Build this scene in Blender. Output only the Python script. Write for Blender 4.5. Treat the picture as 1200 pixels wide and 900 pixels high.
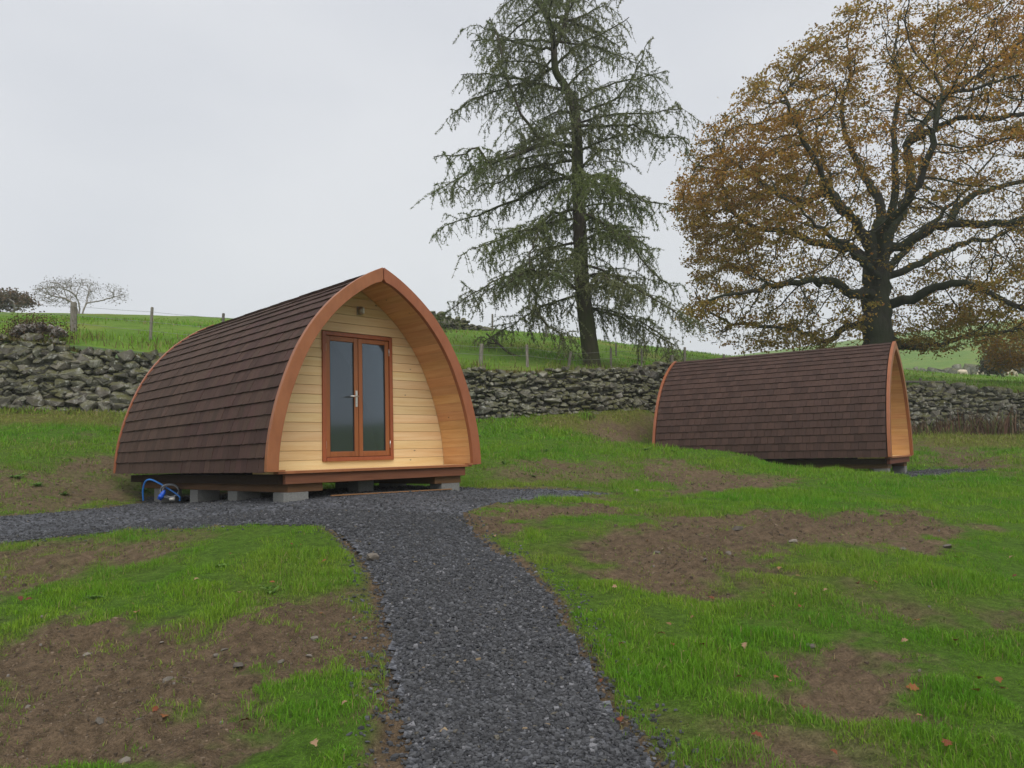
import bpy, bmesh, math, random
import numpy as np
from mathutils import Vector, Matrix, Euler, kdtree

for o in list(bpy.data.objects): bpy.data.objects.remove(o)
scene = bpy.context.scene
COL = scene.collection
R = math.radians
rng = np.random.default_rng(7)
random.seed(7)

# ------------------------------------------------------------------ camera
F, PITCH, EYE = 900.0, R(4.5), 1.6            # focal length in photo pixels (1200 wide), pitch up, eye height
cam_d = bpy.data.cameras.new('camera'); cam = bpy.data.objects.new('camera', cam_d); COL.objects.link(cam)
cam.location = (0, 0, EYE); cam.rotation_euler = (R(90) + PITCH, 0, 0)
cam_d.sensor_width = 36.0; cam_d.lens = 36.0 * F / 1200.0; cam_d.clip_end = 2000; cam_d.clip_start = 0.05
scene.camera = cam

# ------------------------------------------------------------------ sky, sun, exposure
SUN_EL, SUN_AZ = R(52), R(165)                # azimuth clockwise from +y (north)
world = bpy.data.worlds.new('World'); scene.world = world; world.use_nodes = True
wn = world.node_tree; wn.nodes.clear()
w_out = wn.nodes.new('ShaderNodeOutputWorld'); w_bg = wn.nodes.new('ShaderNodeBackground')
w_sky = wn.nodes.new('ShaderNodeTexSky'); w_sky.sky_type = 'NISHITA'; w_sky.sun_disc = False
w_sky.sun_elevation = SUN_EL; w_sky.sun_rotation = SUN_AZ; w_sky.dust_density = 5.0
w_tc = wn.nodes.new('ShaderNodeTexCoord'); w_map = wn.nodes.new('ShaderNodeMapping'); w_map.inputs['Scale'].default_value = (1, 1, 2.2)
w_no = wn.nodes.new('ShaderNodeTexNoise'); w_no.inputs['Scale'].default_value = 1.7; w_no.inputs['Detail'].default_value = 4; w_no.inputs['Roughness'].default_value = 0.45
w_cr = wn.nodes.new('ShaderNodeValToRGB')     # stratus deck: nearly even grey
w_cr.color_ramp.elements[0].position = 0.3; w_cr.color_ramp.elements[0].color = (3.55, 3.68, 4.02, 1)
w_cr.color_ramp.elements[1].position = 0.7; w_cr.color_ramp.elements[1].color = (4.45, 4.52, 4.72, 1)
w_mix = wn.nodes.new('ShaderNodeMix'); w_mix.data_type = 'RGBA'; w_mix.inputs['Factor'].default_value = 0.94
wn.links.new(w_tc.outputs['Generated'], w_map.inputs['Vector']); wn.links.new(w_map.outputs['Vector'], w_no.inputs['Vector'])
wn.links.new(w_no.outputs['Fac'], w_cr.inputs['Fac'])
wn.links.new(w_sky.outputs['Color'], w_mix.inputs[6]); wn.links.new(w_cr.outputs['Color'], w_mix.inputs[7])
wn.links.new(w_mix.outputs[2], w_bg.inputs['Color']); w_bg.inputs['Strength'].default_value = 0.1
wn.links.new(w_bg.outputs['Background'], w_out.inputs['Surface'])

sun_d = bpy.data.lights.new('sun', 'SUN'); sun = bpy.data.objects.new('sun', sun_d); COL.objects.link(sun)
sun_d.energy = 1.5; sun_d.angle = R(50); sun_d.color = (1.0, 0.97, 0.93)
sdir = Vector((math.sin(SUN_AZ) * math.cos(SUN_EL), math.cos(SUN_AZ) * math.cos(SUN_EL), math.sin(SUN_EL)))
sun.rotation_euler = sdir.to_track_quat('Z', 'Y').to_euler(); sun.location = sdir * 40

vs = scene.view_settings
vs.view_transform = 'Standard'; vs.look = 'None'; vs.exposure = 0.85; vs.gamma = 1.0; vs.use_curve_mapping = False
scene.render.engine = 'CYCLES'
scene.cycles.max_bounces = 8; scene.cycles.transparent_max_bounces = 8
scene.cycles.use_denoising = True

# ------------------------------------------------------------------ small maths
def ray(px, py):
    X = (px - 600) / F; Y = (450 - py) / F; c, s = math.cos(PITCH), math.sin(PITCH)
    return np.array([X, c - s * Y, s + c * Y])
def P(px, py, d):                               # the point at distance d (metres north) seen at a photo pixel
    r = ray(px, py); return r * (d / r[1]) + np.array([0, 0, EYE])

def hash2(ix, iy, seed):
    n = (ix.astype(np.int64) * 374761393 + iy.astype(np.int64) * 668265263 + seed * 974634777) & 0xFFFFFFFF
    n = ((n ^ (n >> 13)) * 1274126177) & 0xFFFFFFFF
    n = ((n ^ (n >> 16)) * 2246822519) & 0xFFFFFFFF
    return ((n ^ (n >> 15)) & 0xFFFFFF) / float(0xFFFFFF)
def vnoise(x, y, seed=0):
    x = np.asarray(x, float); y = np.asarray(y, float)
    ix = np.floor(x); iy = np.floor(y); fx = x - ix; fy = y - iy
    fx = fx * fx * (3 - 2 * fx); fy = fy * fy * (3 - 2 * fy)
    a = hash2(ix, iy, seed); b = hash2(ix + 1, iy, seed); c = hash2(ix, iy + 1, seed); d = hash2(ix + 1, iy + 1, seed)
    return (a + (b - a) * fx) * (1 - fy) + (c + (d - c) * fx) * fy - 0.5
def fbm(x, y, sc, octv=4, seed=0, gain=0.5):
    s = 0; a = 1.0; t = 0
    for k in range(octv):
        s = s + a * vnoise(np.asarray(x) / sc * 2 ** k + 17.3 * k, np.asarray(y) / sc * 2 ** k - 9.1 * k, seed + k); t += a; a *= gain
    return s / t * 2
def sd_poly(x, y, poly):                        # signed distance, positive inside
    x = np.asarray(x, float); y = np.asarray(y, float)
    d = np.full(x.shape, 1e9); ins = np.zeros(x.shape, bool); n = len(poly)
    for i in range(n):
        ax, ay = poly[i][0], poly[i][1]; bx, by = poly[(i + 1) % n][0], poly[(i + 1) % n][1]
        ex, ey = bx - ax, by - ay
        t = np.clip(((x - ax) * ex + (y - ay) * ey) / (ex * ex + ey * ey + 1e-12), 0, 1)
        d = np.minimum(d, np.hypot(x - ax - t * ex, y - ay - t * ey))
        cr = ((ay > y) != (by > y))
        with np.errstate(divide='ignore', invalid='ignore'):
            xi = (bx - ax) * (y - ay) / (by - ay if by != ay else 1e-12) + ax
        ins ^= cr & (x < xi)
    return np.where(ins, d, -d)
class TPS:
    def __init__(s, pts, smooth=1e-3):
        s.p = np.array(pts, float); n = len(s.p); X = s.p[:, :2] / 10.0
        K = s.k(X, X) + np.eye(n) * smooth; Q = np.c_[np.ones(n), X]
        A = np.zeros((n + 3, n + 3)); A[:n, :n] = K; A[:n, n:] = Q; A[n:, :n] = Q.T
        s.w = np.linalg.solve(A, np.r_[s.p[:, 2], 0, 0, 0]); s.X = X
    def k(s, a, b):
        d2 = ((a[:, None, :] - b[None, :, :]) ** 2).sum(-1); return 0.5 * d2 * np.log(d2 + 1e-12)
    def __call__(s, x, y):
        x = np.asarray(x, float); sh = x.shape; q = np.c_[x.ravel(), np.asarray(y, float).ravel()] / 10.0
        out = np.empty(len(q))
        for i in range(0, len(q), 40000):
            c = q[i:i + 40000]; out[i:i + 40000] = s.k(c, s.X) @ s.w[:-3] + s.w[-3] + c @ s.w[-2:]
        return out.reshape(sh)

# ------------------------------------------------------------------ mesh helpers
class MB:
    def __init__(s): s.v = []; s.q = []; s.t = []; s.c = []; s.n = 0
    def add(s, v, quads=None, tris=None, col=None):
        v = np.asarray(v, float).reshape(-1, 3)
        if quads is not None and len(quads): s.q.append(np.asarray(quads, int) + s.n)
        if tris is not None and len(tris): s.t.append(np.asarray(tris, int) + s.n)
        if col is not None:
            c = np.asarray(col, float); s.c.append(np.tile(c, (len(v), 1)) if c.ndim == 1 else c)
        s.v.append(v); s.n += len(v)
    def box(s, lo, hi, M=None, taper=None):
        (x0, y0, z0), (x1, y1, z1) = lo, hi
        v = np.array([(x0, y0, z0), (x1, y0, z0), (x1, y1, z0), (x0, y1, z0), (x0, y0, z1), (x1, y0, z1), (x1, y1, z1), (x0, y1, z1)], float)
        if M is not None: v = (np.array(M)[:3, :3] @ v.T).T + np.array(M)[:3, 3]
        s.add(v, [(0, 3, 2, 1), (4, 5, 6, 7), (0, 1, 5, 4), (1, 2, 6, 5), (2, 3, 7, 6), (3, 0, 4, 7)])
    def tube(s, pts, rad, sides=6, cap=True, col=None):
        pts = np.asarray(pts, float); n = len(pts); rad = np.broadcast_to(np.asarray(rad, float), (n,))
        t = np.gradient(pts, axis=0); t /= np.linalg.norm(t, axis=1)[:, None] + 1e-12
        up = np.array([0.03, 0.02, 1.0]); up = np.array([1.0, 0.02, 0.05]) if abs(t.mean(0)[2]) > 0.8 * np.linalg.norm(t.mean(0)) else up
        a = np.cross(t, up); a /= np.linalg.norm(a, axis=1)[:, None] + 1e-12; b = np.cross(t, a)
        an = np.arange(sides) * 2 * math.pi / sides
        ring = a[:, None, :] * np.cos(an)[None, :, None] + b[:, None, :] * np.sin(an)[None, :, None]
        v = (pts[:, None, :] + ring * rad[:, None, None]).reshape(-1, 3)
        i = np.arange(n - 1)[:, None] * sides; j = np.arange(sides)[None, :]; k = (j + 1) % sides
        q = np.stack([i + j, i + k, i + sides + k, i + sides + j], -1).reshape(-1, 4)[:, ::-1]
        tr = []
        if cap and sides > 3:
            for m in range(1, sides - 1): tr += [(0, m, m + 1), ((n - 1) * sides, (n - 1) * sides + m + 1, (n - 1) * sides + m)]
        s.add(v, q, tr, col)
    def prism(s, poly, axis, a, b):              # polygon in the plane across axis ('y' or 'z'), extruded a..b
        n = len(poly); lo = []; hi = []
        for p in poly:
            if axis == 'y': lo.append((p[0], a, p[1])); hi.append((p[0], b, p[1]))
            else: lo.append((p[0], p[1], a)); hi.append((p[0], p[1], b))
        q = [(i, (i + 1) % n, n + (i + 1) % n, n + i) for i in range(n)]
        s.ng = getattr(s, 'ng', []); s.ng += [[s.n + i for i in range(n)][::-1], [s.n + n + i for i in range(n)]]
        s.add(lo + hi, q)
    def mesh(s, name, smooth=False):
        me = bpy.data.meshes.new(name); v = np.concatenate(s.v)
        loops = []; starts = []; tot = 0
        if s.q:
            q = np.concatenate(s.q); loops.append(q.ravel()); starts.append(np.arange(len(q)) * 4); tot = len(q) * 4
        if s.t:
            t = np.concatenate(s.t); loops.append(t.ravel()); starts.append(tot + np.arange(len(t)) * 3); tot += len(t) * 3
        for g in getattr(s, 'ng', []):
            loops.append(np.array(g)); starts.append(np.array([tot])); tot += len(g)
        L = np.concatenate(loops).astype(np.int32); S = np.concatenate(starts).astype(np.int32)
        me.vertices.add(len(v)); me.vertices.foreach_set('co', v.astype(np.float32).ravel())
        me.loops.add(len(L)); me.loops.foreach_set('vertex_index', L)
        me.polygons.add(len(S)); me.polygons.foreach_set('loop_start', S)
        if s.c:
            c = np.concatenate(s.c); c = np.c_[c, np.ones(len(c))].astype(np.float32)
            at = me.attributes.new('col', 'FLOAT_COLOR', 'POINT'); at.data.foreach_set('color', c.ravel())
        me.update(calc_edges=True); me.validate()
        me.polygons.foreach_set('use_smooth', np.full(len(me.polygons), bool(smooth))); me.update()
        return me
    def build(s, name, mat, parent=None, smooth=False):
        return obj(name, s.mesh(name, smooth), mat, parent)
def obj(name, me, mat=None, parent=None, M=None):
    if mat is not None and not me.materials: me.materials.append(mat)
    o = bpy.data.objects.new(name, me); COL.objects.link(o)
    if parent is not None: o.parent = parent
    if M is not None: o.matrix_local = M
    return o
def tag(o, label=None, cat=None, group=None, kind=None):
    if label: o['label'] = label
    if cat: o['category'] = cat
    if group: o['group'] = group
    if kind: o['kind'] = kind
    return o
def empty(name, loc=(0, 0, 0), rot=(0, 0, 0)):
    o = bpy.data.objects.new(name, None); COL.objects.link(o); o.location = loc; o.rotation_euler = rot; o.empty_display_size = 0.2
    return o
def bevel(o, w=0.006, seg=2):
    m = o.modifiers.new('bevel', 'BEVEL'); m.width = w; m.segments = seg; m.limit_method = 'ANGLE'; m.angle_limit = R(40)
    return o

# ------------------------------------------------------------------ materials
def new_mat(name, rough=0.8, spec=0.3):
    m = bpy.data.materials.new(name); m.use_nodes = True; nt = m.node_tree
    b = nt.nodes['Principled BSDF']; b.inputs['Roughness'].default_value = rough; b.inputs['Specular IOR Level'].default_value = spec
    return m, nt, b
def nd(nt, t, **k):
    n = nt.nodes.new(t)
    for a, v in k.items():
        if a in n.inputs.keys(): n.inputs[a].default_value = v
        else: setattr(n, a, v)
    return n
def noise(nt, vec, scale, detail=4, rough=0.55, mscale=None):
    if mscale is not None:
        mp = nd(nt, 'ShaderNodeMapping', Scale=mscale); nt.links.new(vec, mp.inputs['Vector']); vec = mp.outputs['Vector']
    n = nd(nt, 'ShaderNodeTexNoise', Scale=scale, Detail=detail, Roughness=rough); nt.links.new(vec, n.inputs['Vector']); return n.outputs['Fac']
def ramp(nt, fac, stops):
    r = nt.nodes.new('ShaderNodeValToRGB'); e = r.color_ramp.elements
    while len(e) < len(stops): e.new(0.5)
    for i, (p, c) in enumerate(stops): e[i].position = p; e[i].color = (*c, 1) if len(c) == 3 else c
    nt.links.new(fac, r.inputs['Fac']); return r.outputs['Color']
def mix(nt, fac, a, b, mode='MIX'):
    m = nt.nodes.new('ShaderNodeMix'); m.data_type = 'RGBA'; m.blend_type = mode
    for sock, v in ((0, fac), (6, a), (7, b)):
        if hasattr(v, 'is_linked'): nt.links.new(v, m.inputs[sock])
        elif isinstance(v, (int, float)): m.inputs[sock].default_value = v
        else: m.inputs[sock].default_value = (*v, 1)
    return m.outputs[2]
def bump(nt, b, height, strength=0.5, dist=0.01):
    n = nd(nt, 'ShaderNodeBump', Strength=strength, Distance=dist); nt.links.new(height, n.inputs['Height']); nt.links.new(n.outputs['Normal'], b.inputs['Normal'])
def coords(nt, which='Object'): return nd(nt, 'ShaderNodeTexCoord').outputs[which]
def rnd(nt): return nd(nt, 'ShaderNodeObjectInfo').outputs['Random']
def island(nt, col, amt):
    h = nd(nt, 'ShaderNodeHueSaturation'); g = nd(nt, 'ShaderNodeNewGeometry'); mr = nd(nt, 'ShaderNodeMapRange'); mr.inputs['To Min'].default_value = 1 - amt; mr.inputs['To Max'].default_value = 1 + amt
    nt.links.new(g.outputs['Random Per Island'], mr.inputs['Value']); nt.links.new(mr.outputs[0], h.inputs['Value']); nt.links.new(col, h.inputs['Color']); return h.outputs['Color']
def vary(nt, col, amt, hue=0.0):                 # per-object brightness (and a little hue) differences
    h = nd(nt, 'ShaderNodeHueSaturation'); r = rnd(nt)
    mr = nd(nt, 'ShaderNodeMapRange'); mr.inputs['To Min'].default_value = 1 - amt; mr.inputs['To Max'].default_value = 1 + amt
    nt.links.new(r, mr.inputs['Value']); nt.links.new(mr.outputs[0], h.inputs['Value']); nt.links.new(col, h.inputs['Color'])
    if hue:
        m2 = nd(nt, 'ShaderNodeMath', operation='MULTIPLY'); m2.inputs[1].default_value = 7.13; nt.links.new(r, m2.inputs[0])
        m3 = nd(nt, 'ShaderNodeMath', operation='FRACT'); nt.links.new(m2.outputs[0], m3.inputs[0])
        m4 = nd(nt, 'ShaderNodeMapRange'); m4.inputs['To Min'].default_value = 0.5 - hue; m4.inputs['To Max'].default_value = 0.5 + hue
        nt.links.new(m3.outputs[0], m4.inputs['Value']); nt.links.new(m4.outputs[0], h.inputs['Hue'])
    return h.outputs['Color']
def rand_offset(nt, vec):
    r = rnd(nt); c = nd(nt, 'ShaderNodeCombineXYZ')
    for i, k in enumerate((31.0, 57.0, 83.0)):
        m = nd(nt, 'ShaderNodeMath', operation='MULTIPLY'); m.inputs[1].default_value = k; nt.links.new(r, m.inputs[0]); nt.links.new(m.outputs[0], c.inputs[i])
    a = nd(nt, 'ShaderNodeVectorMath', operation='ADD'); nt.links.new(vec, a.inputs[0]); nt.links.new(c.outputs[0], a.inputs[1]); return a.outputs[0]

def wood(name, light, mid, dark, stretch, rough=0.55, knots=True, var=0.1, spec=0.3):
    m, nt, b = new_mat(name, rough, spec)
    v = rand_offset(nt, coords(nt))
    g = noise(nt, v, 3.0, 6, 0.6, stretch)
    c = ramp(nt, g, [(0.25, dark), (0.5, mid), (0.72, light)])
    f = noise(nt, v, 14.0, 3, 0.7, stretch)
    c = mix(nt, 0.35, c, ramp(nt, f, [(0.3, dark), (0.7, light)]), 'OVERLAY')
    if knots:
        mp = nd(nt, 'ShaderNodeMapping', Scale=tuple(2.2 if s < 1 else 3.6 for s in stretch)); nt.links.new(v, mp.inputs['Vector'])
        vo = nd(nt, 'ShaderNodeTexVoronoi', Scale=1.6); nt.links.new(mp.outputs[0], vo.inputs['Vector'])
        k = ramp(nt, vo.outputs['Distance'], [(0.04, (1, 1, 1)), (0.075, (0, 0, 0))])
        c = mix(nt, k, c, tuple(x * 0.35 for x in mid))
    c = vary(nt, c, var, 0.008); nt.links.new(c, b.inputs['Base Color'])
    bump(nt, b, f, 0.12, 0.004); return m
AL, AC = (0.35, 6, 6), (6, 0.35, 6)
M = {}
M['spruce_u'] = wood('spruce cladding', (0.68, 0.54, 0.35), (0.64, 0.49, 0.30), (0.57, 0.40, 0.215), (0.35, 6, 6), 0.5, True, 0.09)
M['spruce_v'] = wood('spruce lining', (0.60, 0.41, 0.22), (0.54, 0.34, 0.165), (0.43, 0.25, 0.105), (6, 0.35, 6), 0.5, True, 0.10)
M['stain'] = wood('cedar stained trim', (0.36, 0.16, 0.070), (0.32, 0.135, 0.056), (0.26, 0.105, 0.042), (2.2, 2.2, 1.0), 0.42, False, 0.05, 0.4)
M['doorwood'] = wood('stained door timber', (0.35, 0.135, 0.045), (0.31, 0.112, 0.036), (0.24, 0.082, 0.026), (5, 5, 0.6), 0.4, False, 0.06, 0.45)
M['beam'] = wood('brown treated beam', (0.24, 0.098, 0.052), (0.19, 0.074, 0.04), (0.14, 0.052, 0.028), (0.5, 0.5, 5), 0.65, True, 0.08)
M['bearer'] = wood('raw timber bearer', (0.21, 0.12, 0.055), (0.16, 0.09, 0.04), (0.10, 0.055, 0.025), (0.5, 0.5, 5), 0.75, True, 0.08)
M['offcut'] = wood('raw timber strip', (0.30, 0.16, 0.075), (0.25, 0.13, 0.06), (0.18, 0.09, 0.04), (0.35, 6, 6), 0.75, False, 0.05)

def shingle_mat():
    m, nt, b = new_mat('brown roof shingle', 0.82, 0.25)
    v = rand_offset(nt, coords(nt))
    s = noise(nt, v, 9.0, 4, 0.6, (1, 8, 0.6)); g = noise(nt, v, 160.0, 2, 0.5)
    c = ramp(nt, s, [(0.25, (0.043, 0.0235, 0.018)), (0.55, (0.060, 0.033, 0.0255)), (0.8, (0.079, 0.045, 0.035))])
    c = mix(nt, 0.3, c, ramp(nt, g, [(0.3, (0.25, 0.25, 0.25)), (0.7, (0.75, 0.75, 0.75))]), 'OVERLAY')
    c = island(nt, vary(nt, c, 0.2, 0.012), 0.2); nt.links.new(c, b.inputs['Base Color']); bump(nt, b, g, 0.3, 0.004); return m
M['shingle'] = shingle_mat()
def plain(name, col, rough=0.6, spec=0.4, metal=0.0, var=0.05, nscale=20, namt=0.15, bstr=0.1, which='Object'):
    m, nt, b = new_mat(name, rough, spec); b.inputs['Metallic'].default_value = metal
    v = coords(nt, which); n = noise(nt, v, nscale, 5, 0.6)
    c = ramp(nt, n, [(0.3, tuple(x * (1 - namt) for x in col)), (0.7, tuple(min(1, x * (1 + namt)) for x in col))])
    c = vary(nt, c, var); nt.links.new(c, b.inputs['Base Color']); bump(nt, b, n, bstr, 0.01); return m
M['dark'] = plain('dark interior', (0.02, 0.018, 0.016), 0.9, 0.1)
M['felt'] = plain('black roof felt', (0.025, 0.02, 0.018), 0.9, 0.1)
M['under'] = plain('pod base boarding', (0.045, 0.03, 0.022), 0.9, 0.1)
M['steel'] = plain('brushed steel', (0.62, 0.62, 0.60), 0.35, 0.5, 1.0, namt=0.05)
M['lampmetal'] = plain('brass grey lamp casing', (0.33, 0.29, 0.22), 0.4, 0.5, 0.6)
M['lampface'] = plain('frosted lamp diffuser', (0.62, 0.60, 0.54), 0.4, 0.5)
M['concrete'] = plain('concrete block', (0.18, 0.18, 0.17), 0.95, 0.2, nscale=60, namt=0.2, bstr=0.4)
M['blue'] = plain('blue plastic', (0.01, 0.09, 0.55), 0.4, 0.5, namt=0.08)
M['bluehose'] = plain('blue water pipe', (0.02, 0.16, 0.50), 0.4, 0.5, namt=0.08)
M['greycable'] = plain('grey cable sheath', (0.22, 0.23, 0.24), 0.5, 0.4)
M['wire'] = plain('galvanised wire', (0.25, 0.25, 0.25), 0.5, 0.5, 0.5)
M['fleece'] = plain('sheep fleece', (0.55, 0.47, 0.36), 0.95, 0.1, nscale=9, namt=0.2, bstr=0.8)
M['seal'] = plain('black gasket', (0.01, 0.01, 0.01), 0.6, 0.3)
def post_mat():
    m, nt, b = new_mat('weathered grey post', 0.9, 0.2); v = rand_offset(nt, coords(nt)); n = noise(nt, v, 10, 5, 0.6, (4, 4, 0.5))
    c = ramp(nt, n, [(0.3, (0.09, 0.08, 0.065)), (0.7, (0.24, 0.22, 0.185))]); nt.links.new(vary(nt, c, 0.25, 0.01), b.inputs['Base Color']); bump(nt, b, n, 0.5, 0.02); return m
M['post'] = post_mat()
def glass_mat():
    m = bpy.data.materials.new('dark double glazing'); m.use_nodes = True; nt = m.node_tree; nt.nodes.clear()
    o = nt.nodes.new('ShaderNodeOutputMaterial'); t = nd(nt, 'ShaderNodeBsdfTransparent', Color=(0.55, 0.6, 0.62, 1)); g = nd(nt, 'ShaderNodeBsdfGlossy', Color=(0.80, 0.90, 1, 1), Roughness=0.06)
    fr = nd(nt, 'ShaderNodeFresnel', IOR=1.7); mx = nt.nodes.new('ShaderNodeMixShader')
    nt.links.new(fr.outputs[0], mx.inputs[0]); nt.links.new(t.outputs[0], mx.inputs[1]); nt.links.new(g.outputs[0], mx.inputs[2]); df = nd(nt, 'ShaderNodeBsdfDiffuse', Color=(0.30, 0.33, 0.36, 1)); m2 = nd(nt, 'ShaderNodeMixShader'); m2.inputs[0].default_value = 0.07
    nt.links.new(mx.outputs[0], m2.inputs[1]); nt.links.new(df.outputs[0], m2.inputs[2]); nt.links.new(m2.outputs[0], o.inputs['Surface']); return m
M['glass'] = glass_mat()
def stone_mat(name, a, b_, c_, moss=0.5, mosscol=(0.10, 0.11, 0.025), sc=3.0):
    m, nt, b = new_mat(name, 0.95, 0.15)
    geo = nd(nt, 'ShaderNodeNewGeometry'); pos = geo.outputs['Position']
    n = noise(nt, pos, sc, 6, 0.65); f = noise(nt, pos, sc * 9, 4, 0.6)
    c = ramp(nt, n, [(0.28, a), (0.52, b_), (0.74, c_)])
    lich = ramp(nt, noise(nt, pos, sc * 3.3, 5, 0.7), [(0.56, (0, 0, 0)), (0.68, (0.85, 0.85, 0.85))])
    c = island(nt, vary(nt, c, 0.45, 0.03), 0.35)
    sep = nd(nt, 'ShaderNodeSeparateXYZ'); nt.links.new(geo.outputs['Normal'], sep.inputs[0])
    ad = nd(nt, 'ShaderNodeMath', operation='MULTIPLY_ADD'); ad.inputs[1].default_value = 0.35; nt.links.new(sep.outputs['Z'], ad.inputs[0]); nt.links.new(noise(nt, pos, 1.6, 5, 0.7), ad.inputs[2])
    mk = ramp(nt, ad.outputs[0], [(0.98 - moss * 0.6, (0, 0, 0)), (1.22 - moss * 0.6, (0.8, 0.8, 0.8))])
    c = mix(nt, mk, c, mosscol)
    c = mix(nt, lich, c, (0.36, 0.365, 0.33))
    nt.links.new(c, b.inputs['Base Color']); bump(nt, b, f, 0.8, 0.03); return m
M['stone'] = stone_mat('lichened grey wall stone', (0.055, 0.053, 0.043), (0.115, 0.108, 0.088), (0.26, 0.25, 0.22), 0.76, (0.085, 0.085, 0.026))
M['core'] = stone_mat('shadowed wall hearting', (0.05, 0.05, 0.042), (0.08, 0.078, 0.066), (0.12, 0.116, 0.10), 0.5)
M['farstone'] = stone_mat('far field wall stone', (0.10, 0.10, 0.095), (0.14, 0.14, 0.13), (0.2, 0.2, 0.19), 0.2, sc=1.0)
M['pebble'] = plain('field pebble', (0.15, 0.132, 0.11), 0.9, 0.2, nscale=30, namt=0.35, var=0.35)
def vcol_mat(name, rough=0.8, trans=0.0, spec=0.2, nscale=0, namt=0.2, var=0.0):
    m, nt, b = new_mat(name, rough, spec)
    at = nd(nt, 'ShaderNodeAttribute', attribute_name='col'); c = at.outputs['Color']
    if nscale:
        n = noise(nt, nd(nt, 'ShaderNodeNewGeometry').outputs['Position'], nscale, 4, 0.6)
        c = mix(nt, 1.0, c, ramp(nt, n, [(0.3, (1 - namt,) * 3), (0.7, (1 + namt,) * 3)]), 'MULTIPLY'); bump(nt, b, n, 0.4, 0.02)
    if var: c = vary(nt, c, var)
    nt.links.new(c, b.inputs['Base Color'])
    if trans:
        out = nt.nodes['Material Output']; t = nd(nt, 'ShaderNodeBsdfTranslucent'); nt.links.new(c, t.inputs['Color'])
        mx = nd(nt, 'ShaderNodeMixShader'); mx.inputs[0].default_value = trans
        nt.links.new(b.outputs[0], mx.inputs[1]); nt.links.new(t.outputs[0], mx.inputs[2]); nt.links.new(mx.outputs[0], out.inputs['Surface'])
    return m
M['blade'] = vcol_mat('grass blade', 0.6, 0.3, 0.25)
M['leaf'] = vcol_mat('tree leaf', 0.75, 0.5, 0.15)
M['chip'] = vcol_mat('slate chip', 0.75, 0, 0.3)
M['dryleaf'] = vcol_mat('fallen dry leaf', 0.7, 0.15, 0.25)
def bark_mat(name, a, b_, moss, amt):
    m, nt, b = new_mat(name, 0.95, 0.1); pos = nd(nt, 'ShaderNodeNewGeometry').outputs['Position']
    n = noise(nt, pos, 7, 6, 0.65, (1, 1, 0.25)); g = noise(nt, pos, 0.8, 4, 0.6)
    c = ramp(nt, n, [(0.3, a), (0.7, b_)]); mk = ramp(nt, g, [(0.5 - amt, (0, 0, 0)), (0.62 - amt * 0.5, (1, 1, 1))])
    mm = nd(nt, 'ShaderNodeMath', operation='MULTIPLY'); nt.links.new(mk, mm.inputs[0]); mm.inputs[1].default_value = 0.75
    nt.links.new(mix(nt, mm.outputs[0], c, moss), b.inputs['Base Color']); bump(nt, b, n, 0.9, 0.05); return m
M['oakbark'] = bark_mat('oak bark', (0.022, 0.020, 0.016), (0.060, 0.056, 0.044), (0.034, 0.044, 0.022), 0.12)
M['twigbark'] = bark_mat('grey larch twig', (0.085, 0.075, 0.058), (0.15, 0.135, 0.11), (0.11, 0.12, 0.06), 0.1)
M['thornbark'] = bark_mat('grey hawthorn bark', (0.20, 0.18, 0.165), (0.32, 0.295, 0.27), (0.22, 0.2, 0.175), 0.05)
M['larchbark'] = bark_mat('larch bark', (0.030, 0.025, 0.020), (0.085, 0.07, 0.055), (0.05, 0.065, 0.02), 0.08)

# ------------------------------------------------------------------ where the two pods stand (fitted to the photograph)
PW, PH, PL, RECESS = 3.19, 2.585, 5.3, 0.64
POD1 = Matrix.Translation((-1.63, 9.888, EYE - 0.297)) @ (Matrix.Rotation(R(44), 4, 'Z') @ Matrix.Rotation(R(-1.68), 4, 'X') @ Matrix.Rotation(R(-0.62), 4, 'Y'))
POD2 = Matrix.Translation((8.764, 17.345, EYE - 0.259)) @ (Matrix.Rotation(R(55.1), 4, 'Z') @ Matrix.Rotation(R(-1.4), 4, 'X'))
def pw(Mx, u, v, w): q = Mx @ Vector((u, v, w)); return np.array(q)
BASE = -0.365                                    # pod floor trim to the ground

# ------------------------------------------------------------------ terrain heights
WALL = [(-45, 12.5), (-22, 15.2), (-11.7, 17.7), (-8.5, 18.6), (0, 20.7), (4.5, 22.5), (9, 25), (14, 26.8), (20, 28.3), (45, 33), (90, 40)]
def wall_y(x): return np.interp(x, [p[0] for p in WALL], [p[1] for p in WALL])
gp = [(0, -8, -.45), (-6, -4, -.3), (6, -4, -.25), (0, 0, 0), (-4, 0, 0), (4, 0, .03), (0, 3.5, .27), (-2.6, 3.5, .2), (2.6, 3.5, .26), (0, 6.5, .58), (-4, 6, .42), (3.8, 6, .47)]
for u, v in ((-1.4, 0), (1.4, 0), (-1.4, 5), (1.4, 5), (0, 2.5), (0, -.6)): gp.append(tuple(pw(POD1, u, v, BASE)))
for px, py, d in ((0, 602, 10), (0, 632, 8.3), (-120, 615, 9.5), (0, 560, 11.6), (0, 520, 14), (0, 480, 17.6), (110, 484, 17.9), (100, 525, 14.2), (600, 571, 12), (705, 577, 11.5),
                  (570, 545, 14), (650, 520, 17), (600, 492, 20.4), (690, 488, 21.2), (760, 484, 22), (780, 527, 18.3), (862, 531, 17.3), (905, 547, 16.6), (1000, 552, 15.8), (1045, 555, 15.6), (1100, 555, 16),
                  (1200, 545, 17), (1200, 516, 23), (1130, 508, 26), (1200, 510, 26.5), (1280, 510, 27), (900, 575, 12.5), (1000, 600, 9.5), (1200, 600, 10), (1200, 700, 6), (800, 560, 14.5), (750, 600, 9.8), (1200, 570, 13.5)):
    gp.append(tuple(P(px, py, d)))
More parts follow.
